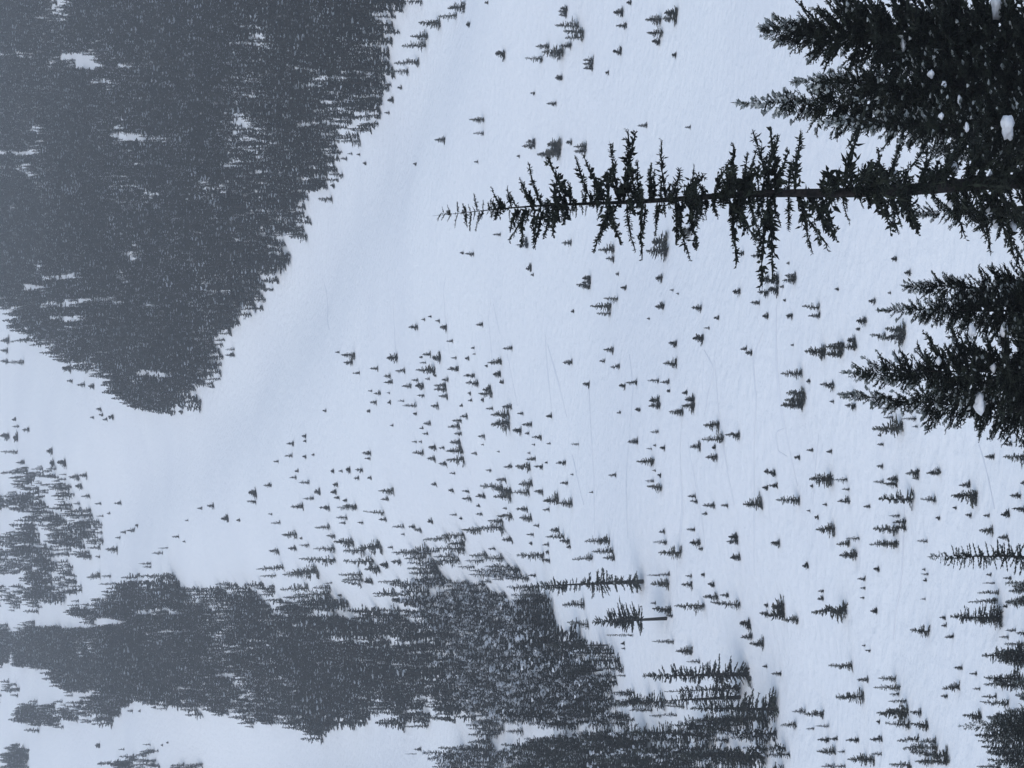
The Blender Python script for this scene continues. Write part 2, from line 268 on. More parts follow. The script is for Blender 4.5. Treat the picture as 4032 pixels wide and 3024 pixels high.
# ------------------------------------------------------------------ the firs that can be told apart: x|y|height|radius|kind|group|label
TREES = """-37.1|452.7|21.81|1.48|s|O|tall spindly fir beside the long spindly conifer
-47.8|396.7|17.82|1.67|d|O|tall dense fir beside the tall dense conifer
-42.6|437.9|13.94|2.42|b|O|tall bare-stemmed fir beside the conifer whose lower trunk is bare
-51.9|399.2|13.26|1.26|s|O|tall spindly fir below the tall dense conifer
-38.6|246.9|7.77|0.72|n|O|tall narrow fir, sixth outward down-right of the corner thicket of dark conifers
-30.8|232.5|6.72|0.96|n|O|tall narrow fir, sixth outward up-right of the corner thicket of dark conifers
-28.7|236.1|6.71|0.98|n|O|tall narrow fir, tenth outward up-right of the corner thicket of dark conifers
-50.4|399.5|12.92|0.67|n|O|tall narrow fir down-right of the tall dense conifer
-38.5|250.8|7.28|0.82|n|O|tall narrow fir, fourth outward down-right of the corner thicket of dark conifers
-29.1|258.4|6.97|1.06|n|O|tall narrow fir, second outward down-right of the bristly tree near the border of the scrub
-30.8|235.7|6.30|0.97|n|O|tall narrow fir, eighth outward up-right of the corner thicket of dark conifers
-38.2|239.0|6.98|0.69|n|O|tall narrow fir, seventh outward down-right of the corner thicket of dark conifers
-36.7|259.0|6.73|0.96|n|O|tall narrow fir, first outward up-right of the corner thicket of dark conifers
-30.4|245.7|6.23|0.93|n|O|tall narrow fir, ninth outward up-right of the corner thicket of dark conifers
-37.0|251.1|6.55|0.86|n|O|tall narrow fir, first outward right of the corner thicket of dark conifers
-29.6|258.1|6.46|1.02|n|O|tall narrow fir, fourth outward down-right of the bristly tree near the border of the scrub
-34.8|247.2|6.26|0.92|n|O|tall narrow fir, third outward up-right of the corner thicket of dark conifers
-29.2|257.4|6.48|0.92|n|O|tall narrow fir, third outward down-right of the bristly tree near the border of the scrub
-39.2|253.0|6.26|0.93|n|O|tall narrow fir, fifth outward down-right of the corner thicket of dark conifers
-53.7|495.4|13.32|1.20|b|O|tall bare-stemmed fir down-left of the conifer whose lower trunk is bare
-32.0|256.3|6.66|0.72|n|O|tall narrow fir, fourth outward up-right of the corner thicket of dark conifers
-30.1|266.8|6.22|1.09|n|O|tall narrow fir, first outward down-right of the bristly tree near the border of the scrub
-31.6|242.1|5.64|0.95|n|O|tall narrow fir, fifth outward up-right of the corner thicket of dark conifers
-35.9|245.2|5.90|0.86|n|O|tall narrow fir, second outward right of the corner thicket of dark conifers
-35.8|259.1|6.54|0.70|n|O|tall narrow fir, second outward up-right of the corner thicket of dark conifers
-39.6|258.0|6.36|0.70|n|O|tall narrow fir, third outward down-right of the corner thicket of dark conifers
-34.7|245.9|5.75|0.79|n|O|tall narrow fir, third outward right of the corner thicket of dark conifers
-39.7|261.6|6.30|0.72|n|O|tall narrow fir, first outward down-right of the corner thicket of dark conifers
-31.7|234.0|5.38|0.77|n|O|tall narrow fir, seventh outward up-right of the corner thicket of dark conifers
-27.6|283.7|6.09|1.05|n|O|tall narrow fir beside the bristly tree near the border of the scrub
-38.3|250.0|5.19|0.87|n|O|large narrow fir down-right of the corner thicket of dark conifers
-40.1|261.0|5.52|0.75|n|O|tall narrow fir, second outward down-right of the corner thicket of dark conifers
-29.7|263.0|5.31|0.84|n|O|large narrow fir down-right of the bristly tree near the border of the scrub
-33.1|269.8|5.29|0.80|n|O|large narrow fir, second outward above the corner thicket of dark conifers
-39.5|271.3|5.28|0.78|n|O|large narrow fir beside the corner thicket of dark conifers
-59.7|503.6|9.24|1.59|b|O|large bare-stemmed fir down-left of the conifer whose lower trunk is bare
-59.9|453.6|7.17|1.20|b|O|large bare-stemmed fir up-right of the long low strip of forest
-32.3|344.2|4.74|0.99|p|O|large conical fir left of the stout tree with a light gap
-15.2|317.9|4.58|0.81|n|O|large narrow fir beside the long ragged row of firs
-97.9|1223.2|20.37|1.57|n|U|large narrow fir down-right of the hazy hanging grove
-59.9|453.8|7.12|0.76|n|O|large narrow fir up-right of the long low strip of forest
-55.7|490.1|8.78|0.26|s|O|large spindly fir down-left of the conifer whose lower trunk is bare
-79.4|912.1|13.73|1.75|n|U|large narrow fir, second outward down-left of the island of bushy trees
-35.9|263.0|3.71|0.59|n|O|large narrow fir up-right of the corner thicket of dark conifers
-64.5|883.6|13.58|1.30|n|U|large narrow fir, first outward down-left of the island of bushy trees
-42.9|315.6|4.14|0.81|p|O|large conical fir beside the conical fir in the straggling line
-5.8|321.0|4.07|0.84|p|O|large conical fir left of the foreground fir with the long bare leader
-41.0|259.4|3.32|0.66|p|O|large conical fir down-right of the corner thicket of dark conifers
-22.7|266.0|3.80|0.48|n|O|large narrow fir up-right of the bristly tree near the border of the scrub
-70.2|803.3|12.61|0.72|n|U|large narrow fir, second outward down-right of the island of bushy trees
-22.1|268.4|3.73|0.47|n|O|large narrow fir down-right of the skeletal conifer with short level branches
-59.9|760.7|10.23|1.46|n|U|large narrow fir, third outward down-left of the upper tip of the dark forest
-38.0|274.5|3.25|0.66|p|O|large conical fir above the corner thicket of dark conifers
-40.8|276.1|3.54|0.49|n|O|large narrow fir left of the corner thicket of dark conifers
-24.1|268.0|3.19|0.55|n|O|large narrow fir right of the bristly tree near the border of the scrub
-71.2|915.3|10.55|2.05|p|U|medium conical fir down-left of the island of bushy trees
-61.1|829.4|10.63|1.33|n|U|large narrow fir, first outward down-right of the island of bushy trees
-43.6|335.9|3.87|0.73|n|O|medium narrow fir above the little grove beside the forest lobe
-38.4|417.5|5.27|0.67|n|O|large narrow fir down-right of the almond shaped pale fir
-13.6|295.1|3.12|0.76|p|O|medium conical fir above the skeletal conifer with short level branches
-49.4|720.9|8.77|1.15|n|U|large narrow fir, first outward down-left of the upper tip of the dark forest
-39.0|270.9|2.78|0.69|p|O|medium conical fir up-right of the corner thicket of dark conifers
-58.2|760.8|9.75|0.97|n|U|large narrow fir, second outward down-left of the upper tip of the dark forest
-80.1|943.9|11.49|1.36|n|U|large narrow fir, third outward down-left of the island of bushy trees
-36.7|399.6|4.94|0.54|n|O|large narrow fir left of the two saplings in a descending chain
-8.3|275.1|3.00|0.53|n|O|medium narrow fir right of the foreground fir with the long bare leader
-39.6|665.2|7.24|1.28|n|U|medium narrow fir up-right of the upper tip of the dark forest
-36.9|277.7|3.38|0.36|n|O|large narrow fir, first outward above the corner thicket of dark conifers
-25.6|285.2|3.62|0.29|n|O|large narrow fir above the bristly tree near the border of the scrub
-40.6|571.4|6.41|1.01|n|O|medium narrow fir, second outward up-left of the long spindly conifer
-123.4|883.0|11.31|0.79|n|U|large narrow fir below the island of bushy trees
-51.0|572.5|6.42|0.95|n|O|medium narrow fir left of the long spindly conifer
-53.7|732.9|8.45|1.08|n|U|medium narrow fir down-left of the upper tip of the dark forest
-13.6|348.3|3.12|0.95|p|O|medium conical fir, first outward left of the round green clump on the open snow
24.8|449.6|4.07|1.20|p|O|medium conical fir down-left of the lower side of the tall foreground tree
-34.0|264.0|2.71|0.51|n|O|medium narrow fir up-right of the corner thicket of dark conifers
-54.8|811.0|7.79|1.82|p|U|medium conical fir right of the island of bushy trees
-53.1|760.8|6.82|1.95|p|U|medium conical fir left of the upper tip of the dark forest
-3.1|359.5|3.34|0.81|p|O|medium conical fir, third outward beside the broad fan shaped clump
-74.6|978.6|11.28|1.07|n|U|medium narrow fir, second outward left of the island of bushy trees
-19.7|324.3|3.22|0.60|n|O|medium narrow fir up-right of the pair of arrow shaped trees
-24.7|272.5|2.63|0.52|n|O|medium narrow fir right of the bristly tree near the border of the scrub
98.2|700.1|7.18|1.12|n|U|medium narrow fir, first outward down-left of the uppermost fringe of the hazy forest
74.9|544.4|4.71|1.31|p|O|medium conical fir down-right of the bushy clump on the upper snowfield
4.7|348.9|3.02|0.84|p|O|medium conical fir left of the pale bushy clump in a row
-46.6|730.8|7.96|0.94|n|U|medium narrow fir, first outward left of the upper tip of the dark forest
-17.5|364.2|3.62|0.64|n|O|medium narrow fir down-left of the round green clump on the open snow
6.3|320.0|2.89|0.71|p|O|medium conical fir, first outward right of the pale bushy clump in a row
-23.1|270.8|2.73|0.44|n|O|medium narrow fir, second outward up-right of the bristly tree near the border of the scrub
-40.4|320.2|3.53|0.37|n|O|medium narrow fir, first outward above the conical fir in the straggling line
-30.1|429.0|4.04|0.82|p|O|medium conical fir right of the almond shaped pale fir
-44.5|314.4|3.22|0.46|n|O|medium narrow fir, first outward down-right of the conical fir in the straggling line
-121.1|801.4|8.73|0.92|n|U|medium narrow fir, third outward left of the long low strip of forest
79.3|533.9|5.30|0.86|n|O|medium narrow fir, first outward right of the bushy clump on the upper snowfield
95.2|711.3|7.29|1.03|n|U|medium narrow fir, second outward down-left of the uppermost fringe of the hazy forest
-22.6|270.6|2.43|0.56|p|O|medium conical fir down-right of the skeletal conifer with short level branches
-29.0|266.1|2.39|0.51|p|O|medium conical fir down-right of the bristly tree near the border of the scrub
-27.3|635.1|6.10|1.02|n|O|medium narrow fir left of the ragged thicket over the forest
-19.1|381.8|3.01|0.92|p|O|medium conical fir, second outward left of the round green clump on the open snow
-39.9|341.6|3.39|0.46|n|O|medium narrow fir below the stout tree with a light gap
7.2|319.7|2.62|0.71|p|O|medium conical fir, second outward right of the pale bushy clump in a row
-44.7|712.4|6.85|1.05|n|U|medium narrow fir up-left of the upper tip of the dark forest
-48.3|463.6|5.33|0.24|s|O|medium spindly fir below the conifer whose lower trunk is bare
-9.2|399.3|3.71|0.64|n|O|medium narrow fir down-right of the round dark bush in mid slope
102.5|684.5|6.14|1.21|p|U|medium conical fir below the uppermost fringe of the hazy forest
-24.6|273.4|2.42|0.49|n|O|medium narrow fir, first outward up-right of the bristly tree near the border of the scrub
-47.5|519.4|4.76|0.83|n|O|medium narrow fir, first outward below the long spindly conifer
1.6|359.4|3.18|0.60|n|O|medium narrow fir above the broad fan shaped clump
-44.3|278.5|2.68|0.36|n|O|medium narrow fir down-left of the corner thicket of dark conifers
-9.9|603.9|4.64|1.35|p|O|medium conical fir beside the square clump in mid slope
-20.9|347.5|2.67|0.78|p|O|medium conical fir below the round green clump on the open snow
-51.5|381.3|14.00|1.54|n|F|tall narrow forest fir above the rounded dark forest lobe
16.0|497.9|4.31|0.83|p|O|medium conical fir beside the sharp pair of trees under the tall foreground tree
-67.4|852.8|8.47|0.87|n|U|medium narrow fir, first outward below the island of bushy trees
-59.9|387.0|14.00|1.68|n|F|tall narrow forest fir, forest first outward down-left of the rounded dark forest lobe
-49.5|312.6|2.80|0.46|n|O|medium narrow fir below the conical fir in the straggling line
-2.3|358.8|2.93|0.67|p|O|medium conical fir, first outward beside the broad fan shaped clump
-52.2|335.4|2.69|0.64|p|O|medium conical fir down-right of the little grove beside the forest lobe
77.5|531.2|4.42|0.94|p|O|medium conical fir right of the bushy clump on the upper snowfield
-46.3|308.0|2.66|0.49|n|O|medium narrow fir, third outward down-right of the conical fir in the straggling line
-57.8|835.9|7.23|1.34|n|U|medium narrow fir right of the island of bushy trees
-33.4|478.5|4.29|0.69|n|O|medium narrow fir up-right of the long spindly conifer
27.8|435.1|3.21|0.98|p|O|medium conical fir up-right of the lower side of the tall foreground tree
-55.9|847.5|7.06|1.41|p|U|medium conical fir beside the island of bushy trees
-66.1|807.1|7.76|0.83|n|U|medium narrow fir down-right of the island of bushy trees
-51.5|515.9|4.63|0.69|n|O|medium narrow fir, second outward below the long spindly conifer
5.3|341.9|2.52|0.71|p|O|medium conical fir up-right of the pale bushy clump in a row
-120.8|851.9|8.46|0.68|n|U|medium narrow fir, fifth outward left of the long low strip of forest
-55.3|767.7|6.88|0.98|n|U|medium narrow fir, second outward left of the upper tip of the dark forest
-123.7|801.2|7.70|0.77|n|U|medium narrow fir, second outward left of the long low strip of forest
-45.5|302.2|2.61|0.44|n|O|medium narrow fir, fifth outward down-right of the conical fir in the straggling line
3.7|686.5|5.50|1.21|p|U|medium conical fir down-right of the dense cluster of tiny mid slope trees
-31.9|309.8|2.46|0.56|p|O|medium conical fir left of the bristly tree near the border of the scrub
-40.9|435.7|3.49|0.73|p|O|medium conical fir right of the conifer whose lower trunk is bare
-1.4|358.5|2.71|0.67|p|O|medium conical fir, second outward beside the broad fan shaped clump
-35.9|375.1|2.49|0.87|q|O|small squat fir, first outward right of the two saplings in a descending chain
-45.7|310.2|2.78|0.36|n|O|medium narrow fir, second outward down-right of the conical fir in the straggling line
-60.2|879.1|7.88|1.01|n|U|medium narrow fir, first outward left of the island of bushy trees
-7.7|602.6|4.63|1.06|p|O|medium conical fir up-left of the square clump in mid slope
-36.3|437.3|3.36|0.77|p|O|medium conical fir below the almond shaped pale fir
-114.7|776.8|7.22|0.75|n|U|medium narrow fir, first outward left of the long low strip of forest
-69.7|856.8|7.13|1.23|n|U|medium narrow fir, second outward below the island of bushy trees
-74.4|944.0|7.86|1.36|n|U|medium narrow fir down-left of the island of bushy trees
-27.3|616.9|4.54|1.19|p|O|medium conical fir beside the ragged thicket over the forest
-60.5|416.5|14.00|2.09|n|F|tall narrow forest fir down-left of the tall dense conifer
-36.5|504.9|4.43|0.58|n|O|medium narrow fir above the long spindly conifer
26.6|452.3|2.59|1.21|q|O|small squat fir beside the lower side of the tall foreground tree
-64.0|417.4|14.00|1.43|n|F|tall narrow forest fir, fourth outward down-left of the rounded dark forest lobe
-46.7|297.6|2.17|0.55|p|O|medium conical fir left of the corner thicket of dark conifers
-39.6|287.4|2.12|0.51|p|O|medium conical fir up-left of the corner thicket of dark conifers
-34.9|280.6|2.34|0.36|n|O|medium narrow fir, first outward above the corner thicket of dark conifers
-33.3|269.6|2.25|0.35|n|O|medium narrow fir, second outward above the corner thicket of dark conifers
-41.9|692.4|5.32|1.11|p|U|medium conical fir up-right of the upper tip of the dark forest
81.7|810.7|6.49|1.17|n|U|medium narrow fir, fourth outward down-left of the uppermost fringe of the hazy forest
-53.7|351.3|2.70|0.56|p|O|medium conical fir down-left of the little grove beside the forest lobe
4.3|342.5|2.29|0.72|p|O|small conical fir, first outward right of the pale bushy clump in a row
-46.4|433.7|3.97|0.36|n|O|medium narrow fir down-right of the conifer whose lower trunk is bare
-49.1|358.9|2.81|0.53|n|O|medium narrow fir up-left of the little grove beside the forest lobe
-24.1|339.0|2.43|0.60|p|O|medium conical fir down-left of the pair of arrow shaped trees
52.7|548.1|3.41|1.21|q|O|small squat fir, first outward left of the upper side of the tall foreground tree
-69.2|435.2|14.00|1.43|n|F|tall narrow forest fir, sixth outward right of the long low strip of forest
-64.8|397.9|12.78|1.21|n|F|tall narrow forest fir, third outward down-left of the rounded dark forest lobe
-24.7|284.8|2.55|0.23|n|O|medium narrow fir above the bristly tree near the border of the scrub
-43.4|306.5|2.26|0.49|p|O|medium conical fir, first outward down-right of the conical fir in the straggling line
76.5|531.2|4.08|0.77|n|O|medium narrow fir, second outward right of the bushy clump on the upper snowfield
-49.8|700.0|5.38|1.01|n|U|medium narrow fir, first outward down-right of the upper tip of the dark forest
-49.6|685.4|5.27|0.99|n|U|medium narrow fir, second outward down-right of the upper tip of the dark forest
-21.1|674.0|4.97|1.08|p|U|medium conical fir, second outward beside the stack of three little trees
-42.5|792.7|7.11|0.63|n|U|medium narrow fir up-right of the island of bushy trees
102.6|655.8|4.62|1.16|p|U|medium conical fir right of the uppermost fringe of the hazy forest
-29.1|622.4|4.39|1.10|p|O|medium conical fir below the ragged thicket over the forest
-21.4|324.1|2.39|0.52|p|O|medium conical fir right of the pair of arrow shaped trees
-68.2|438.1|14.00|1.73|n|F|tall narrow forest fir, fifth outward right of the long low strip of forest
-47.3|424.8|2.78|0.82|p|O|small conical fir up-left of the tall dense conifer
-37.2|296.3|2.20|0.43|p|O|medium conical fir right of the conical fir in the straggling line
-14.2|442.1|3.12|0.71|p|O|medium conical fir right of the two touching dark trees in mid slope
-6.8|402.2|2.63|0.75|p|O|small conical fir, first outward down-right of the round dark bush in mid slope
-287.9|1849.7|14.22|2.37|n|U|medium narrow fir left of the lone smooth snow bank
-26.5|547.1|3.50|1.05|p|O|small conical fir, second outward right of the ragged thicket over the forest
-115.9|835.9|7.23|0.67|n|U|medium narrow fir, fourth outward left of the long low strip of forest
-47.5|303.7|2.14|0.49|p|O|medium conical fir, second outward down-right of the conical fir in the straggling line
-27.8|269.3|1.90|0.43|p|O|medium conical fir right of the bristly tree near the border of the scrub
-47.3|717.0|5.05|1.15|p|U|medium conical fir beside the upper tip of the dark forest
-46.0|298.1|1.93|0.55|p|O|small conical fir left of the corner thicket of dark conifers
-34.4|540.9|4.26|0.62|n|O|medium narrow fir, first outward up-left of the long spindly conifer
-71.9|863.2|7.46|0.66|n|U|medium narrow fir, third outward below the island of bushy trees
71.6|473.6|3.09|0.83|p|O|small conical fir, first outward right of the bushy clump on the upper snowfield
-29.5|273.9|2.11|0.32|n|O|medium narrow fir down-right of the bristly tree near the border of the scrub
-57.8|431.1|3.59|0.36|n|O|medium narrow fir down-left of the tall dense conifer
30.9|1668.7|13.90|1.39|n|U|medium narrow fir up-left of the frayed hazy end of the great forest
101.9|665.8|5.12|0.77|n|U|medium narrow fir right of the uppermost fringe of the hazy forest
100.4|697.0|4.91|1.00|p|U|medium conical fir down-left of the uppermost fringe of the hazy forest
-18.7|671.7|4.73|0.97|p|U|medium conical fir, first outward beside the stack of three little trees
-279.0|1822.4|12.26|2.92|p|U|small conical fir left of the lone smooth snow bank
-36.1|368.6|2.60|0.53|p|O|medium conical fir right of the two saplings in a descending chain
-69.7|448.8|13.44|1.85|n|F|tall narrow forest fir, fourth outward right of the long low strip of forest
-67.8|459.2|13.68|1.87|n|F|tall narrow forest fir, third outward right of the long low strip of forest
70.1|462.2|2.72|0.91|p|O|small conical fir, third outward right of the bushy clump on the upper snowfield
-39.4|322.1|2.39|0.37|n|O|medium narrow fir, second outward above the conical fir in the straggling line
11.1|351.9|2.52|0.45|n|O|medium narrow fir above the pale bushy clump in a row
-26.3|585.5|4.13|0.79|n|O|medium narrow fir right of the ragged thicket over the forest
-75.0|476.7|14.00|2.03|n|F|tall narrow forest fir, second outward down-right of the long low strip of forest
94.0|723.3|5.33|0.83|n|U|medium narrow fir, third outward down-left of the uppermost fringe of the hazy forest
54.4|548.4|2.88|1.21|q|O|small squat fir, second outward left of the upper side of the tall foreground tree
68.7|471.3|3.17|0.68|p|O|small conical fir, second outward right of the bushy clump on the upper snowfield
27.8|500.2|3.14|0.83|p|O|small conical fir left of the lower side of the tall foreground tree
-46.8|305.9|2.16|0.39|n|O|medium narrow fir, fourth outward down-right of the conical fir in the straggling line
-75.8|482.9|14.00|2.01|n|F|tall narrow forest fir, forest first outward down-right of the long low strip of forest
-34.7|375.0|1.83|0.87|q|O|small squat fir, second outward right of the two saplings in a descending chain
-76.9|487.9|14.00|1.48|n|F|tall narrow forest fir, second outward below the long low strip of forest
75.5|558.9|4.12|0.57|n|O|medium narrow fir below the bushy clump on the upper snowfield
-1.2|337.4|2.49|0.35|n|O|medium narrow fir down-right of the pale bushy clump in a row
-41.6|316.7|2.41|0.27|n|O|medium narrow fir up-right of the conical fir in the straggling line
-67.0|416.3|11.78|1.48|n|F|tall narrow forest fir, fifth outward down-left of the rounded dark forest lobe
-63.5|825.9|5.29|1.19|p|U|small conical fir down-right of the island of bushy trees
-51.5|330.0|1.90|0.58|p|O|small conical fir down-right of the little grove beside the forest lobe
-75.4|497.5|14.00|2.00|n|F|tall narrow forest fir beside the long low strip of forest
71.3|462.2|2.46|0.91|q|O|small squat fir right of the bushy clump on the upper snowfield
-20.1|580.3|3.64|0.85|p|O|small conical fir up-right of the ragged thicket over the forest
-74.4|502.1|14.00|1.75|n|F|tall narrow forest fir up-left of the long low strip of forest
-69.5|463.3|12.89|1.92|n|F|tall narrow forest fir, second outward right of the long low strip of forest
53.0|555.9|3.20|0.93|p|O|small conical fir left of the upper side of the tall foreground tree
15.1|1687.5|12.43|1.41|n|U|medium narrow fir left of the frayed hazy end of the great forest
6.4|326.7|2.20|0.38|n|O|small narrow fir right of the pale bushy clump in a row
-21.8|328.1|2.21|0.38|n|O|small narrow fir beside the pair of arrow shaped trees
-45.0|302.9|2.04|0.35|n|O|small narrow fir down-right of the conical fir in the straggling line
-41.9|389.3|2.24|0.62|p|O|small conical fir below the two saplings in a descending chain
-46.4|302.2|1.74|0.48|p|O|small conical fir down-right of the conical fir in the straggling line
-26.4|531.7|3.00|0.89|p|O|small conical fir, third outward right of the ragged thicket over the forest
-34.3|774.3|4.96|0.99|p|U|small conical fir up-right of the island of bushy trees
-37.6|660.3|4.23|0.85|p|U|small conical fir, second outward below the ragged thicket over the forest
-80.8|517.7|14.00|1.59|n|F|tall narrow forest fir, forest first outward down-left of the long low strip of forest
-58.1|931.2|5.79|1.25|p|U|small conical fir left of the island of bushy trees
-48.4|1723.6|12.70|1.32|n|U|medium narrow fir down-left of the frayed hazy end of the great forest
-34.7|636.9|4.04|0.82|p|O|small conical fir, first outward below the ragged thicket over the forest
-18.8|437.2|2.74|0.56|p|O|small conical fir down-right of the two touching dark trees in mid slope
3.6|430.8|2.40|0.69|p|O|small conical fir up-left of the round dark bush in mid slope
-4.9|424.3|2.45|0.63|p|O|small conical fir down-left of the round dark bush in mid slope
-11.3|307.8|1.77|0.45|p|O|small conical fir, second outward up-right of the long ragged row of firs
-32.4|496.4|3.18|0.57|n|O|small narrow fir above the long spindly conifer
-61.1|399.7|10.51|0.95|n|F|tall narrow forest fir, second outward down-left of the rounded dark forest lobe
-3.7|417.0|2.21|0.70|p|O|small conical fir beside the round dark bush in mid slope
-24.0|579.9|3.34|0.84|p|O|small conical fir, first outward right of the ragged thicket over the forest
66.8|607.7|3.70|0.78|p|O|small conical fir down-left of the bushy clump on the upper snowfield
-17.5|288.3|1.61|0.44|p|O|small conical fir above the skeletal conifer with short level branches
-82.5|535.7|14.00|1.40|n|F|tall narrow forest fir, forest first outward left of the long low strip of forest
-52.4|370.5|2.33|0.43|n|O|small narrow fir left of the little grove beside the forest lobe
-8.3|390.7|2.30|0.53|p|O|small conical fir, second outward down-right of the round dark bush in mid slope
-117.5|1474.3|8.50|2.08|p|U|small conical fir below the hazy hanging grove
-121.4|882.5|5.65|0.96|n|U|small narrow fir below the island of bushy trees
-81.5|538.4|14.00|1.88|n|F|tall narrow forest fir, second outward left of the long low strip of forest
-73.2|483.6|12.56|1.40|n|F|tall narrow forest fir, forest first outward right of the long low strip of forest
-14.9|309.6|1.92|0.36|n|O|small narrow fir right of the long ragged row of firs
-36.2|410.3|2.50|0.50|p|O|small conical fir left of the two saplings in a descending chain
-77.8|493.7|12.69|1.65|n|F|tall narrow forest fir, forest first outward below the long low strip of forest
5.4|604.2|3.56|0.77|p|O|small conical fir above the square clump in mid slope
-81.7|550.2|14.00|1.68|n|F|tall narrow forest fir, third outward left of the long low strip of forest
-71.5|456.4|11.61|1.63|n|F|tall narrow forest fir, third outward down-right of the long low strip of forest
-87.3|552.1|14.00|1.83|n|F|tall narrow forest fir, third outward down-left of the long low strip of forest
-71.2|444.5|11.26|1.04|n|F|tall narrow forest fir, fourth outward down-right of the long low strip of forest
-2.5|619.3|3.58|0.79|p|O|small conical fir up-left of the square clump in mid slope
-79.6|1003.1|7.07|0.64|n|U|medium narrow fir, third outward left of the island of bushy trees
9.8|809.4|4.67|1.04|p|U|small conical fir left of the dense cluster of tiny mid slope trees
5.3|337.1|1.71|0.55|p|O|small conical fir, second outward right of the pale bushy clump in a row
-55.1|395.0|9.92|1.22|n|F|tall narrow forest fir, forest first outward left of the rounded dark forest lobe
15.8|364.8|2.04|0.49|p|O|small conical fir up-left of the pale bushy clump in a row
-3.3|323.4|2.09|0.29|n|O|small narrow fir up-left of the foreground fir with the long bare leader
-90.6|559.8|14.00|1.64|n|F|tall narrow forest fir, fourth outward down-left of the long low strip of forest
-11.6|315.5|1.58|0.51|p|O|small conical fir, first outward up-right of the long ragged row of firs
-42.0|828.0|4.77|1.01|p|U|small conical fir above the island of bushy trees
-32.9|587.8|3.13|0.85|p|O|small conical fir down-right of the ragged thicket over the forest
-13.4|323.7|1.80|0.42|p|O|small conical fir above the long ragged row of firs
-87.6|567.0|14.00|1.41|n|F|tall narrow forest fir, fourth outward left of the long low strip of forest
-22.6|341.6|1.86|0.46|p|O|small conical fir left of the pair of arrow shaped trees
67.7|879.7|5.35|0.90|n|U|small narrow fir up-left of the dense cluster of tiny mid slope trees
17.4|490.5|2.99|0.50|n|O|small narrow fir up-right of the sharp pair of trees under the tall foreground tree
14.5|496.9|3.02|0.51|n|O|small narrow fir beside the sharp pair of trees under the tall foreground tree
-31.4|483.2|2.23|0.85|q|O|small squat fir up-right of the long spindly conifer
-57.5|404.2|9.93|1.45|n|F|tall narrow forest fir, second outward left of the rounded dark forest lobe
-53.9|387.4|9.52|1.20|n|F|tall narrow forest fir beside the rounded dark forest lobe
-86.7|570.3|14.00|1.69|n|F|tall narrow forest fir, fifth outward left of the long low strip of forest
-52.0|876.5|5.50|0.79|n|U|small narrow fir up-left of the island of bushy trees
-19.2|320.9|1.85|0.37|p|O|small conical fir up-right of the pair of arrow shaped trees
-36.7|282.6|1.81|0.24|n|O|small narrow fir above the corner thicket of dark conifers
77.6|553.6|3.19|0.64|p|O|small conical fir down-right of the bushy clump on the upper snowfield
52.1|529.1|2.77|0.74|p|O|small conical fir above the upper side of the tall foreground tree
-84.9|528.9|12.85|1.36|n|F|tall narrow forest fir, second outward down-left of the long low strip of forest"""
GROUPS = {'F': 'firs standing in the near forest', 'U': 'firs scattered over the upper snow slope', 'O': 'firs scattered over the open snow slope'}
rr = np.random.default_rng(21)
for n_, line in enumerate(TREES.strip().split('\n')):
    x, y, h, rad, kind, g, lab = line.split('|'); x, y, h, rad = float(x), float(y), float(h), float(rad)
    px = h/y*9485
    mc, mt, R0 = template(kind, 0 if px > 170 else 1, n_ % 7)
    e = bpy.data.objects.new('fir_tree', None); link(e); e.empty_display_size = .3
    e.location = (x, y, float(gnd(x, y)) - .02*h); e.rotation_euler = (rr.normal(0, .035), rr.normal(0, .06), rr.uniform(0, 6.28))
    s = rad/R0*1.55; e.scale = (s, s, h)
    tag(e, lab, 'fir tree', GROUPS[g])
    link(bpy.data.objects.new('trunk', mt), e); link(bpy.data.objects.new('crown', mc), e)

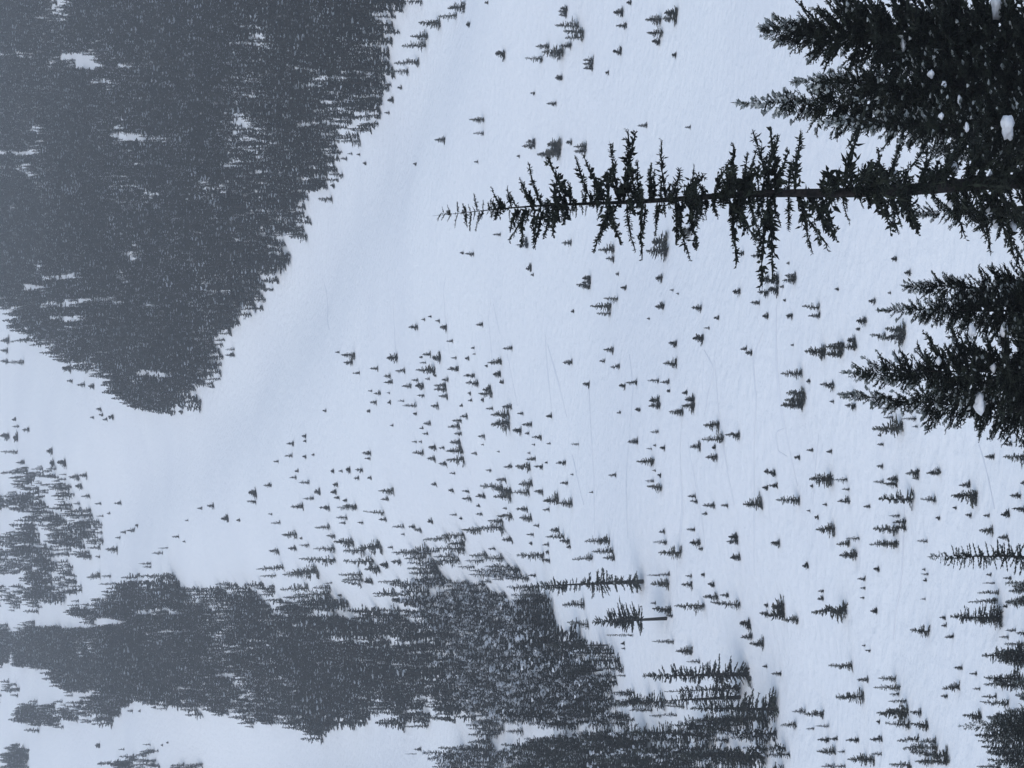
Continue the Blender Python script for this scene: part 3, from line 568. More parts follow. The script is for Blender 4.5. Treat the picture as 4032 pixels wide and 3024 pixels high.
# ------------------------------------------------------------------ the remaining thousands of firs: one object
POLYS = {'A': [(343.8, 1840.1), (126.1, 675.2), (114.9, 693.2), (109.5, 715.1), (113.8, 713.8), (106.7, 721.4), (100.9, 729.4), (97.1, 739.8), (95.5, 749.8), (89.3, 775.0), (84.4, 789.1), (85.4, 839.8), (78.1, 859.6), (74.9, 886.5), (71.5, 901.9), (67.2, 920.4), (60.3, 932.5), (54.5, 956.6), (50.3, 970.1), (44.9, 987.9), (32.4, 1011.5), (30.0, 1021.2), (24.4, 1028.5), (22.2, 1053.7), (15.7, 1062.7), (9.7, 1081.0), (2.1, 1103.6), (-3.6, 1113.9), (-9.5, 1146.2), (-12.7, 1200.9), (-12.5, 1273.1), (-10.3, 1339.6), (-2.6, 1349.6), (3.1, 1357.8), (10.7, 1413.2), (18.0, 1526.1), (30.3, 1578.5), (41.4, 1693.0), (56.1, 1705.9), (70.8, 2023.8)], 'B1': [(-89.2, 1932.3), (-72.2, 1546.4), (-79.2, 1509.2), (-80.8, 1464.5), (-88.3, 1436.5), (-101.1, 1469.1), (-104.3, 1550.4), (-115.1, 1587.3), (-118.0, 1558.9), (-126.8, 1566.5), (-128.2, 1542.6), (-138.9, 1571.6), (-155.7, 1711.0), (-185.4, 2002.9)], 'B1b': [(-62.3, 1748.6), (-55.2, 1594.9), (-53.6, 1504.7), (-57.8, 1489.1), (-65.6, 1507.3), (-69.9, 1531.0), (-75.9, 1682.2), (-71.4, 1744.4)], 'B2': [(-212.5, 2039.7), (-159.6, 1580.1), (-146.2, 1561.8), (-131.0, 1456.8), (-117.8, 1374.8), (-104.9, 1254.6), (-101.0, 1185.5), (-91.4, 1059.8), (-86.6, 973.6), (-83.4, 917.2), (-82.5, 876.3), (-75.8, 834.1), (-70.3, 801.9), (-59.1, 769.6), (-53.1, 742.3), (-48.8, 714.5), (-50.2, 686.5), (-52.9, 679.8), (-60.0, 694.2), (-64.3, 694.9), (-54.6, 584.2), (-53.9, 561.2), (-56.7, 564.1), (-58.6, 561.3), (-58.4, 512.6), (-59.8, 502.0), (-63.9, 509.7), (-62.5, 487.8), (-64.5, 482.0), (-70.2, 512.2), (-98.6, 722.6), (-102.2, 738.7), (-104.6, 753.0), (-108.3, 756.7), (-112.2, 791.7), (-113.7, 813.2), (-115.5, 841.7), (-116.7, 878.8), (-128.0, 954.8), (-137.2, 1002.8), (-153.3, 1086.7), (-158.7, 1146.6), (-165.7, 1187.8), (-167.8, 1224.1), (-170.7, 1275.0), (-171.9, 1306.6), (-175.3, 1359.4), (-183.2, 1392.1), (-204.1, 1514.8), (-220.2, 1603.1), (-234.1, 1665.9), (-251.7, 1804.3), (-247.0, 1819.1), (-205.6, 1543.9), (-199.1, 1537.5), (-206.7, 1650.1), (-206.7, 1722.6), (-217.3, 1877.2), (-237.3, 2068.5)], 'B5': [(-294.5, 1942.3), (-272.0, 1806.3), (-277.3, 1779.6), (-297.1, 1844.3), (-311.7, 1935.0)], 'B5b': [(-246.2, 1508.7), (-233.3, 1477.3), (-205.5, 1332.3), (-205.3, 1308.5), (-200.6, 1270.1), (-205.8, 1261.1)], 'B6': [(-246.8, 2075.2), (-225.1, 1859.7), (-232.7, 1827.5), (-274.1, 2083.4)]}
CLEAR = [[(211.2, 1532.9), (206.0, 1536.4), (187.0, 1394.6), (192.2, 1394.5)], [(202.7, 1493.7), (195.2, 1496.7), (179.6, 1377.4), (187.6, 1382.3)], [(178.9, 1339.5), (175.4, 1337.2), (157.3, 1199.5), (160.3, 1199.9)], [(181.6, 1427.0), (178.0, 1426.0), (156.8, 1255.9), (159.9, 1256.7)], [(140.5, 1343.8), (136.8, 1342.0), (128.9, 1264.2), (132.3, 1265.0)], [(133.3, 1284.5), (129.4, 1282.5), (115.6, 1146.0), (119.1, 1147.9)], [(246.1, 1785.7), (243.1, 1791.5), (217.7, 1604.2), (220.7, 1601.4)], [(180.5, 1857.2), (176.3, 1858.3), (155.3, 1636.5), (158.9, 1635.0)], [(74.8, 1623.3), (69.6, 1620.9), (59.6, 1388.4), (63.9, 1386.0)], [(70.6, 1699.1), (65.1, 1696.4), (60.3, 1570.8), (65.3, 1572.5)], [(56.3, 1631.7), (51.5, 1629.5), (45.7, 1445.9), (49.8, 1443.4)], [(45.5, 1586.9), (40.8, 1584.1), (35.8, 1393.6), (39.9, 1390.7)], [(52.6, 1441.7), (49.0, 1443.9), (44.2, 1300.9), (47.4, 1299.5)], [(7.8, 1291.9), (3.0, 1295.6), (2.7, 1152.4), (6.9, 1147.4)], [(169.0, 1859.9), (165.2, 1860.6), (150.6, 1696.2), (154.1, 1695.6)], [(-164.5, 1709.5), (-174.6, 1714.8), (-154.7, 1518.5), (-145.4, 1510.8)], [(-97.1, 1849.0), (-115.4, 1861.5), (-104.7, 1688.9), (-87.2, 1660.8)], [(-148.3, 1880.0), (-158.6, 1885.6), (-146.9, 1746.3), (-136.8, 1735.2)], [(-125.3, 1346.5), (-129.2, 1347.1), (-117.5, 1225.2), (-113.6, 1220.6)], [(-145.3, 1501.1), (-152.2, 1506.5), (-137.6, 1362.6), (-131.9, 1362.5)], [(-227.2, 1783.9), (-231.0, 1784.0), (-193.4, 1493.6), (-189.9, 1491.4)], [(-227.8, 1950.3), (-243.2, 1957.9), (-210.2, 1692.4), (-197.4, 1689.8)], [(-89.5, 954.1), (-93.9, 964.1), (-84.7, 869.0), (-81.0, 863.2)], [(-99.7, 951.9), (-103.1, 960.2), (-90.6, 843.9), (-87.9, 839.6)], [(-102.3, 739.8), (-107.7, 741.4), (-74.6, 513.6), (-70.9, 512.4)]]
